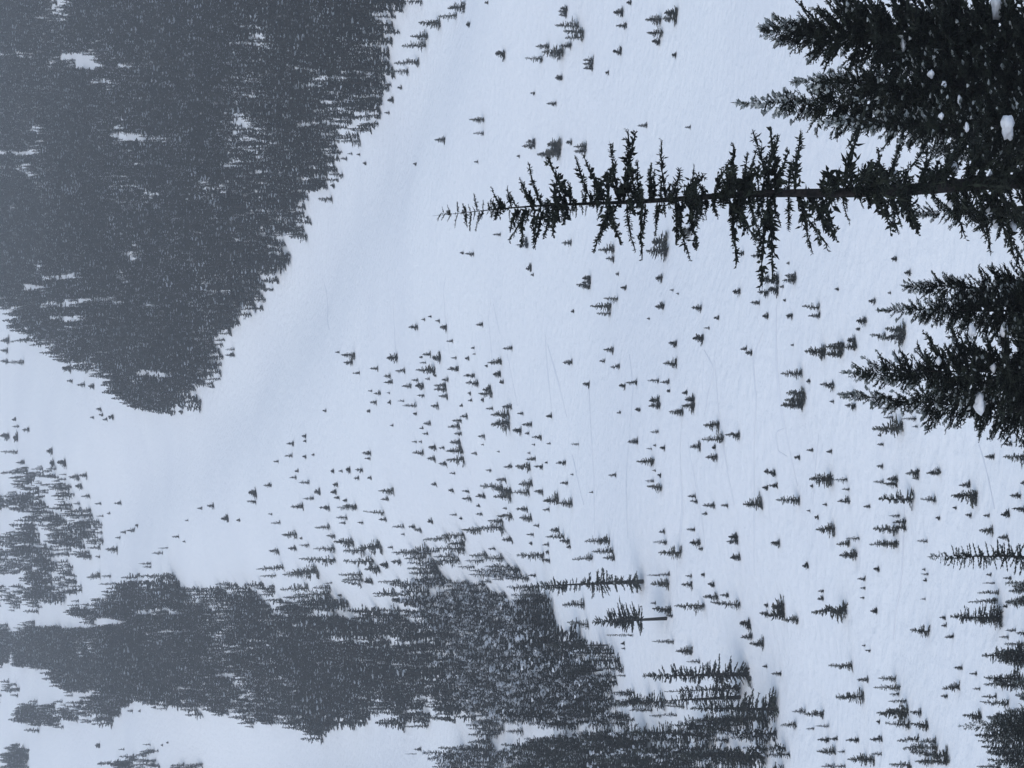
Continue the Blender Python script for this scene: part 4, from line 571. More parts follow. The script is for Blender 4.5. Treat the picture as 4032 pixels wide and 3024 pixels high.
REST = "0.2 637.9 3.39 0.86 p;16.0 373.6 1.56 0.72 q;-65.0 420.0 10.16 0.99 n;-67.6 443.5 10.72 0.99 n;51.2 529.4 2.74 0.74 p;-62.1 407.0 9.81 1.07 n;-55.7 350.9 2.02 0.38 n;-97.1 1416.7 7.26 2.00 p;56.1 567.4 3.10 0.69 p;-18.4 320.7 1.79 0.37 p;-48.0 325.6 1.73 0.42 p;-6.5 715.4 4.35 0.64 n;-46.4 910.4 4.96 1.11 p;-49.9 366.7 2.11 0.38 n;-85.6 560.1 13.23 1.60 n;-4.5 315.8 1.88 0.28 n;-65.9 426.3 10.00 1.27 n;75.6 538.9 2.59 0.78 p;14.7 373.3 1.55 0.66 q;-39.2 395.2 1.65 0.70 q;8.0 740.7 3.32 1.19 q;7.9 414.3 1.86 0.66 q;-4.0 439.5 2.10 0.63 p;33.1 573.1 3.00 0.69 p;-50.3 340.5 1.85 0.37 p;16.5 378.6 1.67 0.61 q;-12.2 403.5 1.94 0.57 p;-70.5 472.1 10.87 1.16 n;-97.9 610.8 14.00 1.56 n;-21.6 337.5 1.99 0.28 n;-28.6 435.6 2.46 0.42 n;-48.4 420.3 2.50 0.34 n;-10.8 413.4 1.85 0.64 p;-14.3 276.3 1.49 0.30 p;-16.6 340.7 1.75 0.41 p;-61.2 377.5 8.63 1.11 n;-0.3 673.9 3.45 0.81 p;-93.2 577.4 13.16 1.83 n;-1.4 674.7 3.43 0.81 p;-13.5 341.1 1.90 0.33 n;-99.2 617.7 14.00 2.09 n;-25.8 395.7 1.95 0.51 p;-90.6 581.9 13.14 1.28 n;16.4 364.8 1.73 0.49 p;-58.7 444.1 10.00 1.28 n;5.7 341.6 1.75 0.39 p;-41.4 394.5 1.87 0.53 p;-30.8 594.0 3.04 0.68 p;-11.8 667.2 3.42 0.77 p;-20.5 406.4 2.08 0.47 p;-34.5 477.0 2.44 0.55 p;-100.4 623.8 14.00 1.51 n;-71.1 466.8 10.47 1.00 n;-70.0 453.9 10.15 1.06 n;58.1 935.9 5.10 0.90 n;-42.2 309.8 1.49 0.40 p;-55.3 380.9 8.50 1.06 n;-68.5 464.8 10.34 1.39 n;-102.3 631.8 14.00 1.66 n;-40.9 333.2 1.66 0.38 p;14.4 377.9 1.79 0.48 p;-65.7 451.5 9.97 1.05 n;-96.5 634.1 14.00 1.95 n;-94.6 628.4 13.86 1.28 n;-42.8 662.0 2.93 0.93 p;77.7 503.5 2.03 0.81 q;-12.5 297.6 1.43 0.36 p;-2.7 417.3 1.60 0.70 q;-75.2 473.1 10.29 1.35 n;80.3 585.0 2.32 0.94 q;-12.9 277.8 1.35 0.32 p;-16.2 672.0 3.01 0.90 p;-35.2 423.6 1.90 0.57 p;-28.6 395.9 1.67 0.58 q;9.9 351.3 1.80 0.36 p;-91.8 606.3 13.10 1.85 n;0.3 461.0 2.21 0.53 p;4.0 657.0 3.16 0.76 p;-20.6 718.1 3.45 0.83 p;-50.5 355.2 2.05 0.23 n;8.7 333.9 1.28 0.53 q;-27.7 419.4 1.75 0.60 q;66.6 656.0 2.94 0.84 p;-3.0 337.2 1.51 0.43 p;-43.1 839.6 4.30 0.81 n;-57.9 436.5 2.24 0.42 n;-55.0 346.6 1.78 0.33 n;-83.4 544.9 11.60 1.47 n;-3.1 440.1 1.82 0.63 q;-10.9 454.7 1.95 0.61 p;13.2 418.6 1.74 0.59 p;-96.2 641.2 13.55 1.47 n;-12.8 323.5 1.41 0.42 p;-99.4 641.8 13.53 1.36 n;-76.5 505.5 10.61 1.25 n;-34.5 436.0 2.29 0.36 n;-46.2 547.1 2.52 0.63 p;-57.0 1482.9 6.65 1.80 p;-106.8 668.8 14.00 1.33 n;-60.1 412.7 8.59 0.92 n;21.4 394.3 1.89 0.40 p;-0.2 345.8 1.22 0.58 q;-103.4 674.4 14.00 1.36 n;70.4 523.9 2.35 0.61 p;-52.4 354.8 1.64 0.39 p;10.0 1496.7 5.75 2.21 q;74.5 500.3 2.24 0.58 p;-24.8 623.1 2.79 0.72 p;-58.5 794.7 3.56 0.92 p;-103.5 646.3 13.29 1.24 n;-94.0 592.4 12.16 1.65 n;-69.1 842.8 2.97 1.35 q;-11.3 588.7 2.26 0.85 q;7.0 489.0 2.10 0.60 p;-5.6 598.3 2.49 0.77 p;-35.0 535.8 2.23 0.69 p;2.2 641.1 3.08 0.62 p;-46.0 775.7 3.98 0.62 n;69.6 524.3 2.29 0.61 p;-81.3 546.6 11.04 1.36 n;-24.7 374.4 1.44 0.53 q;-35.2 442.7 2.50 0.23 n;-44.7 871.2 3.91 0.95 p;-96.3 605.4 12.15 1.71 n;-107.8 700.2 14.00 1.52 n;31.5 538.1 2.31 0.62 p;-31.1 667.2 2.78 0.81 p;-33.1 547.0 2.28 0.67 p;-119.6 1439.1 7.84 0.83 n;-95.9 1286.0 7.00 0.74 n;7.4 677.1 2.39 1.04 q;-61.7 394.5 7.86 1.02 n;6.1 337.4 1.12 0.55 q;14.3 445.5 1.71 0.60 q;-37.8 1759.8 6.76 2.37 q;-9.6 575.5 2.51 0.63 p;-113.8 708.1 14.00 1.83 n;-55.7 484.8 9.54 1.40 n;0.7 441.3 2.12 0.37 n;-23.7 286.4 1.56 0.15 n;-46.8 845.6 4.06 0.70 n;-8.7 289.0 1.20 0.33 p;-67.7 978.3 4.07 1.13 p;-50.0 325.7 1.56 0.27 n;-72.8 498.2 9.73 1.09 n;7.3 813.7 3.13 1.04 p;31.1 1738.9 6.68 2.23 p;-3.8 311.9 1.40 0.30 p;-54.8 490.0 9.48 0.96 n;-56.4 389.0 7.50 0.81 n;-42.3 890.9 4.28 0.68 n;-18.0 282.6 1.18 0.31 p;4.1 727.1 3.03 0.79 p;-67.5 520.6 10.00 1.40 n;-56.3 398.4 7.64 0.83 n;22.0 520.5 2.00 0.64 p;-90.5 596.6 11.42 1.10 n;-70.5 525.1 10.00 1.15 n;-76.7 510.5 9.72 1.12 n;16.6 702.0 2.70 0.85 p;69.4 503.3 1.81 0.68 q;-56.8 375.6 7.11 0.79 n;68.8 524.5 2.05 0.61 p;-15.3 282.1 1.03 0.36 q;-0.5 702.6 2.48 0.95 q;-45.7 380.3 1.63 0.37 p;-87.8 1249.1 6.00 0.88 n;-48.9 1510.3 5.32 2.03 q;-44.7 996.8 3.13 1.53 q;3.5 481.0 1.94 0.52 p;4.8 535.0 2.16 0.58 p;-71.0 448.0 8.42 0.76 n;-60.2 389.0 7.25 0.85 n;-115.8 751.2 14.00 2.00 n;-25.2 566.3 2.18 0.65 p;-13.4 328.1 1.51 0.25 n;-36.7 895.1 4.01 0.75 n;-28.4 277.4 1.24 0.23 n;-1.5 620.1 2.23 0.79 q;-81.7 506.9 9.42 0.90 n;-67.0 426.4 7.92 0.82 n;57.0 567.2 2.11 0.68 p;-62.9 413.6 7.64 0.76 n;-0.7 719.9 3.00 0.69 p;12.9 381.6 1.59 0.37 p;12.5 1055.3 4.39 1.01 p;-17.7 540.5 2.18 0.55 p;63.4 608.7 2.73 0.49 n;-20.4 312.6 1.40 0.25 n;-60.8 812.0 2.86 1.04 q;-36.6 385.1 1.46 0.44 p;-17.9 573.1 2.46 0.51 p;-25.1 395.9 1.39 0.51 q;-15.8 373.5 1.44 0.41 p;-17.7 323.0 1.49 0.23 n;8.7 591.0 2.42 0.57 p;67.3 472.8 1.57 0.64 q;2.5 606.9 1.94 0.86 q;83.6 540.5 2.08 0.59 p;-116.9 771.5 14.00 1.65 n;7.4 432.1 1.52 0.53 q;51.4 479.0 1.99 0.43 p;-10.0 663.5 2.76 0.60 p;-12.4 564.7 2.35 0.51 p;-22.8 794.1 3.20 0.76 p;-97.1 618.6 11.11 1.51 n;-107.1 685.7 12.29 1.25 n;-84.3 523.9 9.38 1.35 n;-78.9 523.4 9.36 1.23 n;-4.5 324.1 1.39 0.26 n;-61.2 914.8 4.10 0.64 n;-32.5 684.7 2.63 0.70 p;19.8 450.5 1.27 0.69 q;-79.5 509.9 9.09 1.02 n;-82.5 552.3 9.83 1.12 n;-106.7 673.2 11.96 1.36 n;-97.1 611.0 10.85 1.11 n;-86.1 548.8 9.73 1.21 n;22.9 521.3 1.76 0.65 q;-122.2 790.0 14.00 1.68 n;26.0 499.2 1.76 0.58 p;-64.0 938.9 3.31 1.08 p;64.1 550.7 2.29 0.46 p;-21.8 706.5 2.49 0.81 p;15.1 394.1 1.19 0.56 q;21.7 525.7 1.85 0.61 p;-59.9 512.5 9.05 1.32 n;-105.7 681.4 11.91 1.32 n;-3.3 674.0 2.59 0.65 p;-214.1 1540.4 5.92 1.48 p;-41.2 320.1 1.33 0.26 n;-55.2 1689.1 6.49 1.62 p;-114.6 1438.0 6.45 0.92 n;-48.8 999.8 4.10 0.83 p;-123.1 802.7 14.00 1.81 n;-58.3 406.9 7.09 1.01 n;-86.4 561.2 9.73 1.21 n;20.5 384.6 1.36 0.42 p;0.3 434.5 1.75 0.36 p;-102.2 641.0 11.06 1.37 n;34.1 574.0 1.88 0.69 q;-78.3 502.6 8.61 0.80 n;-34.8 295.8 1.10 0.28 p;-134.2 874.0 4.48 0.22 n;-19.3 564.7 2.24 0.47 p;0.5 752.6 2.89 0.67 p;-55.0 954.2 4.03 0.67 n;-18.4 701.1 2.25 0.85 q;-59.7 1065.4 3.41 1.30 q;-31.5 300.0 1.19 0.25 p;21.1 520.8 1.64 0.64 q;-19.6 419.6 1.48 0.43 p;15.7 664.5 1.92 0.89 q;-29.4 280.1 1.17 0.20 n;-20.9 607.9 2.30 0.55 p;-56.3 384.7 6.43 0.79 n;33.9 627.3 2.41 0.52 p;-51.7 350.9 1.35 0.29 p;-55.1 873.5 3.25 0.78 p;-57.7 476.7 2.14 0.24 n;-54.8 501.0 8.31 1.17 n;-120.0 772.4 12.80 1.32 n;-0.5 1444.8 5.09 1.39 p;-23.1 694.7 2.45 0.67 p;69.3 545.3 1.64 0.66 q;-13.7 374.0 1.08 0.48 q;8.6 690.3 2.43 0.66 p;82.8 540.9 1.76 0.59 p;-88.9 584.2 9.59 1.16 n;-6.1 687.0 2.20 0.75 p;-55.5 1466.7 4.70 1.60 p;-68.2 1471.4 5.66 1.13 p;-7.1 282.3 0.99 0.25 p;15.1 1053.3 4.39 0.61 n;-40.5 961.1 3.39 0.86 p;0.0 516.1 1.55 0.60 q;-41.1 562.4 2.05 0.47 p;-35.5 405.3 1.43 0.36 p;-66.3 515.7 8.29 0.98 n;-93.2 593.9 9.54 1.29 n;-110.7 712.3 11.36 1.04 n;-17.8 441.6 1.70 0.31 n;-83.5 1228.0 5.51 0.47 n;-83.4 1370.9 5.01 1.10 p;-25.5 422.5 1.54 0.34 p;-69.5 431.1 6.83 0.82 n;-65.1 443.2 7.01 0.87 n;-68.2 483.1 7.64 0.77 n;-77.6 526.8 8.29 0.84 n;5.0 772.8 2.72 0.64 p;-18.0 476.9 1.62 0.43 p;-123.1 784.7 12.28 1.80 n;-8.9 655.3 2.10 0.63 p;-8.7 439.2 1.63 0.31 n;-31.3 1652.6 5.29 1.59 p;-38.5 1716.9 3.30 2.75 q;24.5 1745.4 5.59 1.68 p;16.7 1748.2 5.60 1.68 p;-45.9 758.7 2.43 0.73 p;-11.5 700.6 2.24 0.67 p;-92.9 601.4 9.34 1.39 n;-57.3 558.0 8.57 1.14 n;84.3 540.2 1.57 0.59 q;-62.7 1482.2 4.27 1.61 q;5.0 383.6 1.11 0.42 q;11.4 330.6 0.95 0.36 q;10.4 365.1 1.01 0.42 q;-118.4 767.3 11.70 1.42 n;-118.3 754.6 11.51 1.43 n;-124.5 772.1 11.76 1.61 n;-104.6 649.8 9.87 0.99 n;-74.4 480.6 7.30 0.96 n;-31.2 330.7 0.97 0.34 q;-27.2 335.5 1.14 0.27 p;-44.6 792.4 2.69 0.63 p;-28.9 811.2 2.60 0.73 p;-43.0 1551.4 3.98 1.89 q;-39.5 881.2 2.26 1.07 q;-37.5 782.6 2.66 0.63 p;-20.4 418.8 1.34 0.38 p;-98.9 650.3 9.84 0.96 n;-72.9 490.8 7.42 0.82 n;-104.3 681.4 10.20 0.96 n;-22.6 280.5 0.99 0.20 p;-47.9 603.2 2.05 0.46 p;27.3 569.9 1.35 0.73 q;-74.4 901.1 3.75 0.35 n;37.1 596.8 2.10 0.42 p;-27.5 921.6 3.13 0.71 p;27.5 386.6 1.11 0.40 q;-22.1 537.6 1.79 0.43 p;-55.9 485.1 1.71 0.34 p;-118.3 779.2 11.61 1.64 n;-120.4 775.7 11.48 1.04 n;-114.9 734.5 10.85 1.14 n;-91.2 573.3 8.46 0.89 n;-98.3 627.3 9.26 1.32 n;-20.1 398.6 1.28 0.33 p;15.3 623.8 1.92 0.56 p;-0.0 348.6 1.07 0.31 p;-51.7 361.6 1.34 0.21 n;-13.7 667.5 2.14 0.56 p;-22.9 920.1 2.95 0.77 p;-131.4 866.0 2.77 0.72 p;-97.6 1285.8 4.94 0.66 n;88.1 748.3 1.92 0.86 q;-27.3 361.1 0.93 0.42 q;-70.9 460.8 6.75 0.94 n;10.6 376.8 0.94 0.43 q;1.1 670.3 1.93 0.64 p;-5.8 778.8 2.25 0.75 p;-55.4 1100.1 3.17 1.06 p;-69.7 1407.1 4.51 1.13 p;-50.5 1545.2 2.97 2.23 q;-13.8 640.7 1.85 0.62 p;-45.3 764.9 2.21 0.74 p;-73.0 477.3 6.91 0.99 n;-117.9 735.1 10.61 1.06 n;-34.2 411.7 1.11 0.42 q;-1.0 1414.8 3.63 1.54 q;54.0 538.4 1.38 0.59 q;14.7 318.4 0.82 0.35 q;-13.1 524.6 1.81 0.34 n;-89.3 575.8 8.25 1.16 n;-125.7 787.8 11.24 1.51 n;-3.1 770.9 2.37 0.62 p;2.5 755.3 2.18 0.68 p;-42.3 740.6 1.66 0.90 q;-29.1 558.8 1.68 0.47 p;-0.3 473.7 1.30 0.46 q;-110.4 693.6 9.78 1.05 n;-71.3 478.4 6.73 0.97 n;-6.4 621.0 1.99 0.44 p;-34.9 290.5 0.93 0.20 p;3.6 801.9 2.67 0.51 p;-36.8 589.8 1.89 0.42 p;-47.0 687.3 2.20 0.48 p;-99.0 654.9 9.15 0.82 n;-126.7 792.5 11.03 1.48 n;-79.1 521.2 7.20 0.91 n;-11.2 328.1 0.95 0.27 p;-36.5 288.7 0.98 0.17 n;78.5 839.7 2.42 0.70 p;5.6 386.9 1.12 0.32 p;-86.6 543.4 7.47 0.95 n;-111.3 704.3 9.58 1.13 n;-14.9 340.5 1.09 0.22 p;-38.4 854.7 2.19 0.82 q;-29.2 826.9 1.59 1.06 q;-30.4 682.8 2.19 0.44 p;-75.5 1191.1 3.82 0.76 p;-7.4 553.0 1.42 0.53 q;-38.9 300.3 0.87 0.24 p;-3.3 703.2 2.25 0.45 p;-80.4 533.4 7.24 0.81 n;-86.5 579.9 7.86 0.99 n;-119.4 762.4 10.32 1.06 n;-108.9 679.1 9.17 1.18 n;-85.3 577.1 7.78 1.00 n;-91.9 589.2 7.93 0.79 n;-16.2 377.8 0.94 0.36 q;-16.9 333.1 0.96 0.26 p;-16.1 296.6 0.82 0.25 p;-118.3 758.4 10.15 0.98 n;-100.0 636.3 8.52 0.85 n;-108.8 716.8 9.51 1.21 n;-125.9 808.7 10.72 1.61 n;-24.6 311.8 1.00 0.18 n;-53.0 347.2 1.11 0.20 n;-74.3 1496.0 4.79 0.86 n;-30.0 1701.7 5.45 0.98 n;-38.5 709.3 2.27 0.41 n;19.4 483.8 1.24 0.43 q;-31.6 354.1 0.91 0.32 q;16.8 323.2 0.79 0.31 q;-102.8 661.3 8.62 1.19 n;-9.8 356.2 1.03 0.25 p;-15.8 289.6 0.83 0.20 p;-35.6 915.0 2.75 0.59 p;1.2 709.4 2.05 0.50 p;-29.4 303.6 0.82 0.24 p;-232.8 1553.2 3.28 1.69 q;-37.5 561.9 1.62 0.40 p;-8.2 327.7 0.97 0.21 p;-26.8 436.3 1.12 0.36 p;-61.3 424.6 5.43 0.69 n;-113.5 723.6 9.24 0.89 n;-65.9 476.8 6.08 0.75 n;-57.4 373.0 4.73 0.51 n;95.6 640.5 1.03 0.82 q;4.7 498.4 1.25 0.42 p;11.7 659.0 1.90 0.42 p;-36.7 680.7 1.96 0.44 p;-11.0 362.8 0.86 0.33 q;-18.8 1379.1 3.09 1.33 q;-11.5 435.3 0.98 0.42 q;2.0 1488.4 3.81 1.19 p;-1.4 1093.0 3.15 0.70 p;-33.9 576.0 1.48 0.46 p;-105.0 692.2 8.72 1.20 n;-101.0 631.2 7.94 1.09 n;-112.4 709.7 8.91 1.03 n;-92.7 618.3 7.71 0.74 n;-7.1 585.3 1.57 0.41 p;-12.3 315.5 0.85 0.22 p;-94.7 598.1 7.41 0.71 n;-76.3 557.8 6.90 0.97 n;-122.2 765.5 9.40 1.24 n;-62.8 407.9 5.01 0.63 n;-9.8 347.4 0.85 0.28 p;-49.1 850.4 2.45 0.49 p;-4.8 454.1 1.08 0.38 q;-71.9 1450.1 4.18 0.84 p;-35.4 850.6 1.91 0.76 q;-25.3 330.4 0.74 0.30 q;-29.7 715.3 1.74 0.55 p;-40.1 851.3 2.18 0.60 p;78.7 497.3 1.02 0.48 q;-31.9 816.9 1.99 0.63 p;-30.4 302.9 0.72 0.24 p;-33.7 423.2 1.14 0.27 p;-18.3 690.9 1.77 0.49 p;-22.2 411.9 1.06 0.29 p;-118.5 743.4 8.92 1.17 n;-123.7 793.6 9.46 1.02 n;-56.6 479.0 5.70 0.75 n;-98.5 647.5 7.68 0.71 n;6.2 696.3 2.01 0.36 n;11.1 405.8 0.91 0.34 q;-5.2 733.6 2.11 0.38 n;62.9 460.4 0.80 0.50 q;-1.6 421.5 0.95 0.35 q;-115.2 729.8 8.53 1.17 n;-111.2 698.9 8.16 0.94 n;-18.8 655.5 1.68 0.42 p;0.4 604.5 1.16 0.58 q;-109.3 1328.8 3.40 0.85 p;-187.3 1378.5 3.53 0.88 p;-85.7 1393.7 3.57 0.89 p;47.4 444.6 1.14 0.28 p;-14.6 707.0 1.81 0.45 p;-85.1 1015.0 2.60 0.65 p;-14.5 1405.8 3.15 1.08 p;-30.9 700.5 1.48 0.58 q;-13.7 377.1 0.70 0.36 q;-126.4 804.1 9.18 1.20 n;-105.6 658.9 7.49 0.81 n;-61.2 381.3 4.33 0.43 n;-103.8 677.8 7.67 0.87 n;-121.2 762.2 8.61 0.93 n;-24.6 796.3 2.04 0.46 p;-23.0 643.7 1.65 0.37 p;-25.6 689.6 1.77 0.40 p;-30.4 353.9 0.86 0.23 p;-47.4 824.1 2.01 0.53 p;-129.2 807.3 9.04 1.00 n;-59.9 405.4 4.54 0.52 n;-22.8 287.9 0.65 0.20 p;-93.9 586.2 6.41 0.75 n;-64.8 404.5 4.42 0.57 n;71.8 869.9 1.67 0.72 q;-292.4 1934.5 4.96 0.99 p;9.5 411.2 1.05 0.21 p;-36.8 332.7 0.85 0.17 p;-67.1 421.2 4.50 0.49 n;-41.8 434.7 0.97 0.28 p;-5.6 315.2 0.81 0.15 n;90.2 733.2 1.41 0.59 q;85.3 757.0 1.70 0.48 p;-20.6 1395.4 3.13 0.89 p;-54.0 797.5 1.79 0.51 p;-35.2 384.2 0.71 0.32 q;-54.7 495.6 5.27 0.79 n;-65.4 431.9 4.58 0.46 n;-82.5 554.5 5.88 0.78 n;7.2 657.3 1.60 0.34 p;-19.3 897.2 1.72 0.69 q;-26.0 281.4 0.54 0.22 q;-13.3 1159.0 2.23 0.89 q;-59.9 467.9 4.88 0.66 n;-57.1 552.9 5.76 0.56 n;-95.5 600.9 6.23 0.84 n;-60.5 427.1 0.96 0.25 p;-19.6 355.1 0.57 0.32 q;-30.5 945.1 2.12 0.54 p;-40.5 445.4 1.00 0.26 p;-58.3 1129.6 2.53 0.65 p;-177.4 1320.6 2.96 0.76 p;-10.7 404.2 0.60 0.39 q;-103.6 667.2 6.84 0.94 n;-62.2 503.7 5.14 0.49 n;-45.5 388.0 0.80 0.25 p;-40.6 839.9 1.61 0.59 q;7.7 335.7 0.65 0.24 q;-3.5 317.6 0.61 0.22 q;-36.2 534.5 1.03 0.38 q;-28.6 417.6 0.80 0.29 q;-17.1 307.9 0.59 0.22 q;-78.6 896.5 1.72 0.63 q;-25.4 1719.0 3.30 1.21 q;6.9 644.5 1.16 0.50 q;-14.3 1185.2 2.28 0.84 q;0.4 355.6 0.55 0.32 q;68.3 565.2 1.16 0.36 p;-86.3 555.4 5.59 0.70 n;-88.0 591.3 5.88 0.72 n;-112.4 738.7 7.33 1.04 n;-30.8 854.7 1.26 0.77 q;-89.7 1408.2 3.16 0.72 p;-105.6 1472.3 3.11 0.85 p;1.4 693.8 1.47 0.40 p;-28.4 335.6 0.71 0.19 p;-39.2 563.0 0.83 0.50 q;-61.5 454.3 4.49 0.55 n;-122.8 774.4 7.63 0.84 n;-59.6 491.1 4.83 0.70 n;-60.4 498.5 4.90 0.50 n;-82.7 547.5 5.38 0.81 n;-87.7 589.1 5.77 0.68 n;-17.3 723.8 1.62 0.35 p;17.7 673.6 1.29 0.43 p;-11.9 579.4 1.11 0.37 p;-2.5 345.9 0.66 0.22 p;-17.5 350.6 0.67 0.22 p;-11.9 443.3 1.05 0.18 n;-27.9 312.4 0.74 0.13 n;79.2 829.0 1.86 0.40 p;63.7 921.6 1.18 0.89 q;-4.4 647.8 1.24 0.41 p;66.3 512.6 0.72 0.46 q;-32.9 416.4 0.61 0.35 q;-51.1 473.9 0.82 0.33 q;-73.1 531.0 5.05 0.46 n;-103.1 664.6 6.30 0.76 n;-94.0 614.9 5.82 0.86 n;-5.7 476.3 0.92 0.27 p;-4.2 632.4 0.81 0.57 q;-33.2 642.5 1.23 0.37 p;-31.1 798.6 1.43 0.51 q;-18.0 1403.8 2.52 0.90 q;-101.9 653.2 6.00 0.62 n;-34.4 678.5 1.17 0.43 q;-16.5 437.4 0.70 0.31 q;15.0 370.8 0.59 0.26 q;-45.8 327.0 0.52 0.23 q;-8.7 716.2 1.24 0.46 q;-8.8 789.4 1.26 0.56 q;-75.0 547.4 4.96 0.55 n;-96.4 623.9 5.59 0.53 n;-39.5 597.2 0.92 0.42 q;11.0 837.0 1.61 0.43 p;-13.1 711.3 1.37 0.36 p;-30.3 840.0 1.61 0.43 p;-19.6 1423.3 2.55 0.82 p;56.9 616.7 1.11 0.36 p;-56.9 547.5 4.85 0.59 n;-129.5 815.3 7.22 0.94 n;-122.9 798.4 7.07 0.88 n;-29.8 336.0 0.62 0.17 p;74.2 808.5 1.29 0.52 q;95.2 601.7 0.96 0.39 q;-26.9 897.4 1.44 0.57 q;-33.0 911.2 1.46 0.58 q;-5.9 756.9 1.12 0.53 q;22.5 492.5 0.73 0.35 q;-13.7 554.9 1.07 0.27 p;-204.8 1501.3 2.40 0.96 q;-105.8 1333.1 1.71 1.07 q;-25.5 312.4 0.50 0.20 q;-69.9 473.1 4.10 0.60 n;-64.7 486.9 4.18 0.49 n;-1.3 433.7 0.61 0.31 q;-15.1 357.2 0.46 0.27 q;-7.0 328.4 0.50 0.21 q;-11.4 276.7 0.43 0.18 q;-2.3 784.4 1.51 0.35 p;-52.4 970.3 1.86 0.44 p;16.0 533.6 0.75 0.38 q;-114.6 746.5 6.37 0.60 n;-109.7 719.2 6.10 0.75 n;-65.6 470.4 3.95 0.38 n;-72.9 519.1 4.33 0.63 n;85.8 775.6 1.24 0.45 q;64.5 705.3 1.13 0.41 q;34.7 637.5 1.02 0.37 q;-6.0 658.1 1.05 0.38 q;-9.6 862.1 1.38 0.50 q;13.6 344.0 0.55 0.20 q;-15.5 302.3 0.48 0.17 q;-58.9 1043.1 1.67 0.60 q;77.8 816.0 1.31 0.47 q;-52.0 473.9 0.82 0.24 p;-93.3 611.3 5.08 0.48 n;-67.8 502.5 4.11 0.57 n;-120.6 787.9 6.43 0.75 n;-22.7 504.4 0.97 0.19 p;-2.4 647.8 0.91 0.41 q;-107.8 708.2 5.74 0.68 n;-105.5 697.2 5.64 0.68 n;-81.7 528.6 4.25 0.60 n;9.5 636.3 1.02 0.33 p;-13.0 756.1 1.21 0.39 p;-17.1 716.4 1.15 0.37 p;-24.1 313.1 0.50 0.16 p;-77.1 1434.2 2.30 0.73 p;18.6 692.0 1.11 0.35 p;19.2 683.7 1.09 0.35 p;-114.8 752.3 5.94 0.83 n;-61.0 461.9 3.64 0.41 n;-121.8 779.3 6.13 0.57 n;-79.8 1361.4 1.74 0.87 q;54.7 578.0 0.81 0.33 q;-21.3 897.1 1.26 0.52 q;-39.3 705.9 0.90 0.45 q;-48.5 778.4 1.25 0.37 p;-18.9 359.3 0.55 0.18 p;-115.0 727.5 5.62 0.72 n;-106.6 692.0 5.30 0.79 n;17.2 440.8 0.71 0.20 p;7.8 699.6 1.03 0.36 q;-65.9 1162.9 1.86 0.52 p;-64.6 510.7 3.85 0.48 n;12.9 369.1 0.47 0.21 q;-36.4 335.1 0.49 0.16 p;-59.1 923.0 1.18 0.53 q;12.3 325.0 0.46 0.17 q;25.7 567.9 0.73 0.33 q;18.5 368.8 0.47 0.21 q;-15.8 440.6 0.71 0.18 p;-84.7 539.9 3.93 0.41 n;-60.1 436.9 3.18 0.34 n;-125.1 799.3 5.79 0.69 n;-14.4 572.6 0.84 0.26 p;-16.6 579.0 0.85 0.26 p;-19.9 530.8 0.75 0.24 p;7.9 635.9 0.90 0.29 p;-26.0 884.6 1.13 0.45 q;-2.8 757.1 1.12 0.29 p;-116.2 758.6 5.14 0.48 n;-61.0 473.6 3.13 0.37 n;4.7 622.0 0.80 0.28 q;12.4 455.9 0.58 0.20 q;-11.2 440.6 0.56 0.20 q;-18.3 559.1 0.72 0.25 q;5.9 363.8 0.47 0.16 q;2.4 685.3 0.79 0.35 q;-111.3 727.3 4.77 0.45 n;-57.2 517.3 3.33 0.46 n;16.4 436.3 0.56 0.18 p;-183.9 1354.3 1.30 0.78 q;-76.8 1175.9 1.51 0.49 p;-108.1 712.2 4.55 0.48 n;-71.6 511.2 3.26 0.35 n;-65.0 495.9 3.12 0.38 n;-112.8 732.9 4.60 0.62 n;-16.2 644.4 0.83 0.25 p;-17.5 622.9 0.80 0.24 p;-119.5 783.5 4.72 0.50 n;-117.8 750.7 4.40 0.48 n;-57.6 524.0 3.00 0.30 n;-115.3 740.7 4.21 0.51 n;-195.3 1311.4 1.43 0.50 q;-75.7 536.6 2.93 0.41 n;-73.8 541.4 2.85 0.41 n;-197.5 1317.7 1.27 0.51 q;-61.7 448.2 2.31 0.30 n;-67.3 491.4 2.52 0.31 n;-58.5 540.0 2.68 0.38 n;-114.4 718.1 3.47 0.39 n;-56.4 508.2 2.33 0.30 n;-61.6 481.1 1.92 0.19 n;-57.6 532.2 1.61 0.21 n"
def inpoly(x, y, poly):
    c = np.zeros(np.shape(x), bool); n = len(poly)
    for a in range(n):
        (x1, y1), (x2, y2) = poly[a], poly[(a+1) % n]
        if y1 == y2: continue
        c ^= ((y1 > y) != (y2 > y)) & (x < (x2 - x1)*(y - y1)/(y2 - y1) + x1)
    return c
rm = np.random.default_rng(8)
pos, scl, kd = [], [], []
kk = 'npqsbd'
for item in REST.split(';'):
    x, y, h, rad, k = item.split(); x, y, h, rad = map(float, (x, y, h, rad))
    pos.append((x, y)); scl.append((1.42*rad/KINDS[k]['R'], h)); kd.append({'n': 3, 's': 3, 'b': 3, 'd': 3, 'p': 1, 'q': 2}[k])
SPACE = {'A': 3.05, 'B2': 2.75, 'B1': 3.7, 'B1b': 3.6, 'B5': 3.2, 'B5b': 3.2, 'B6': 3.8}
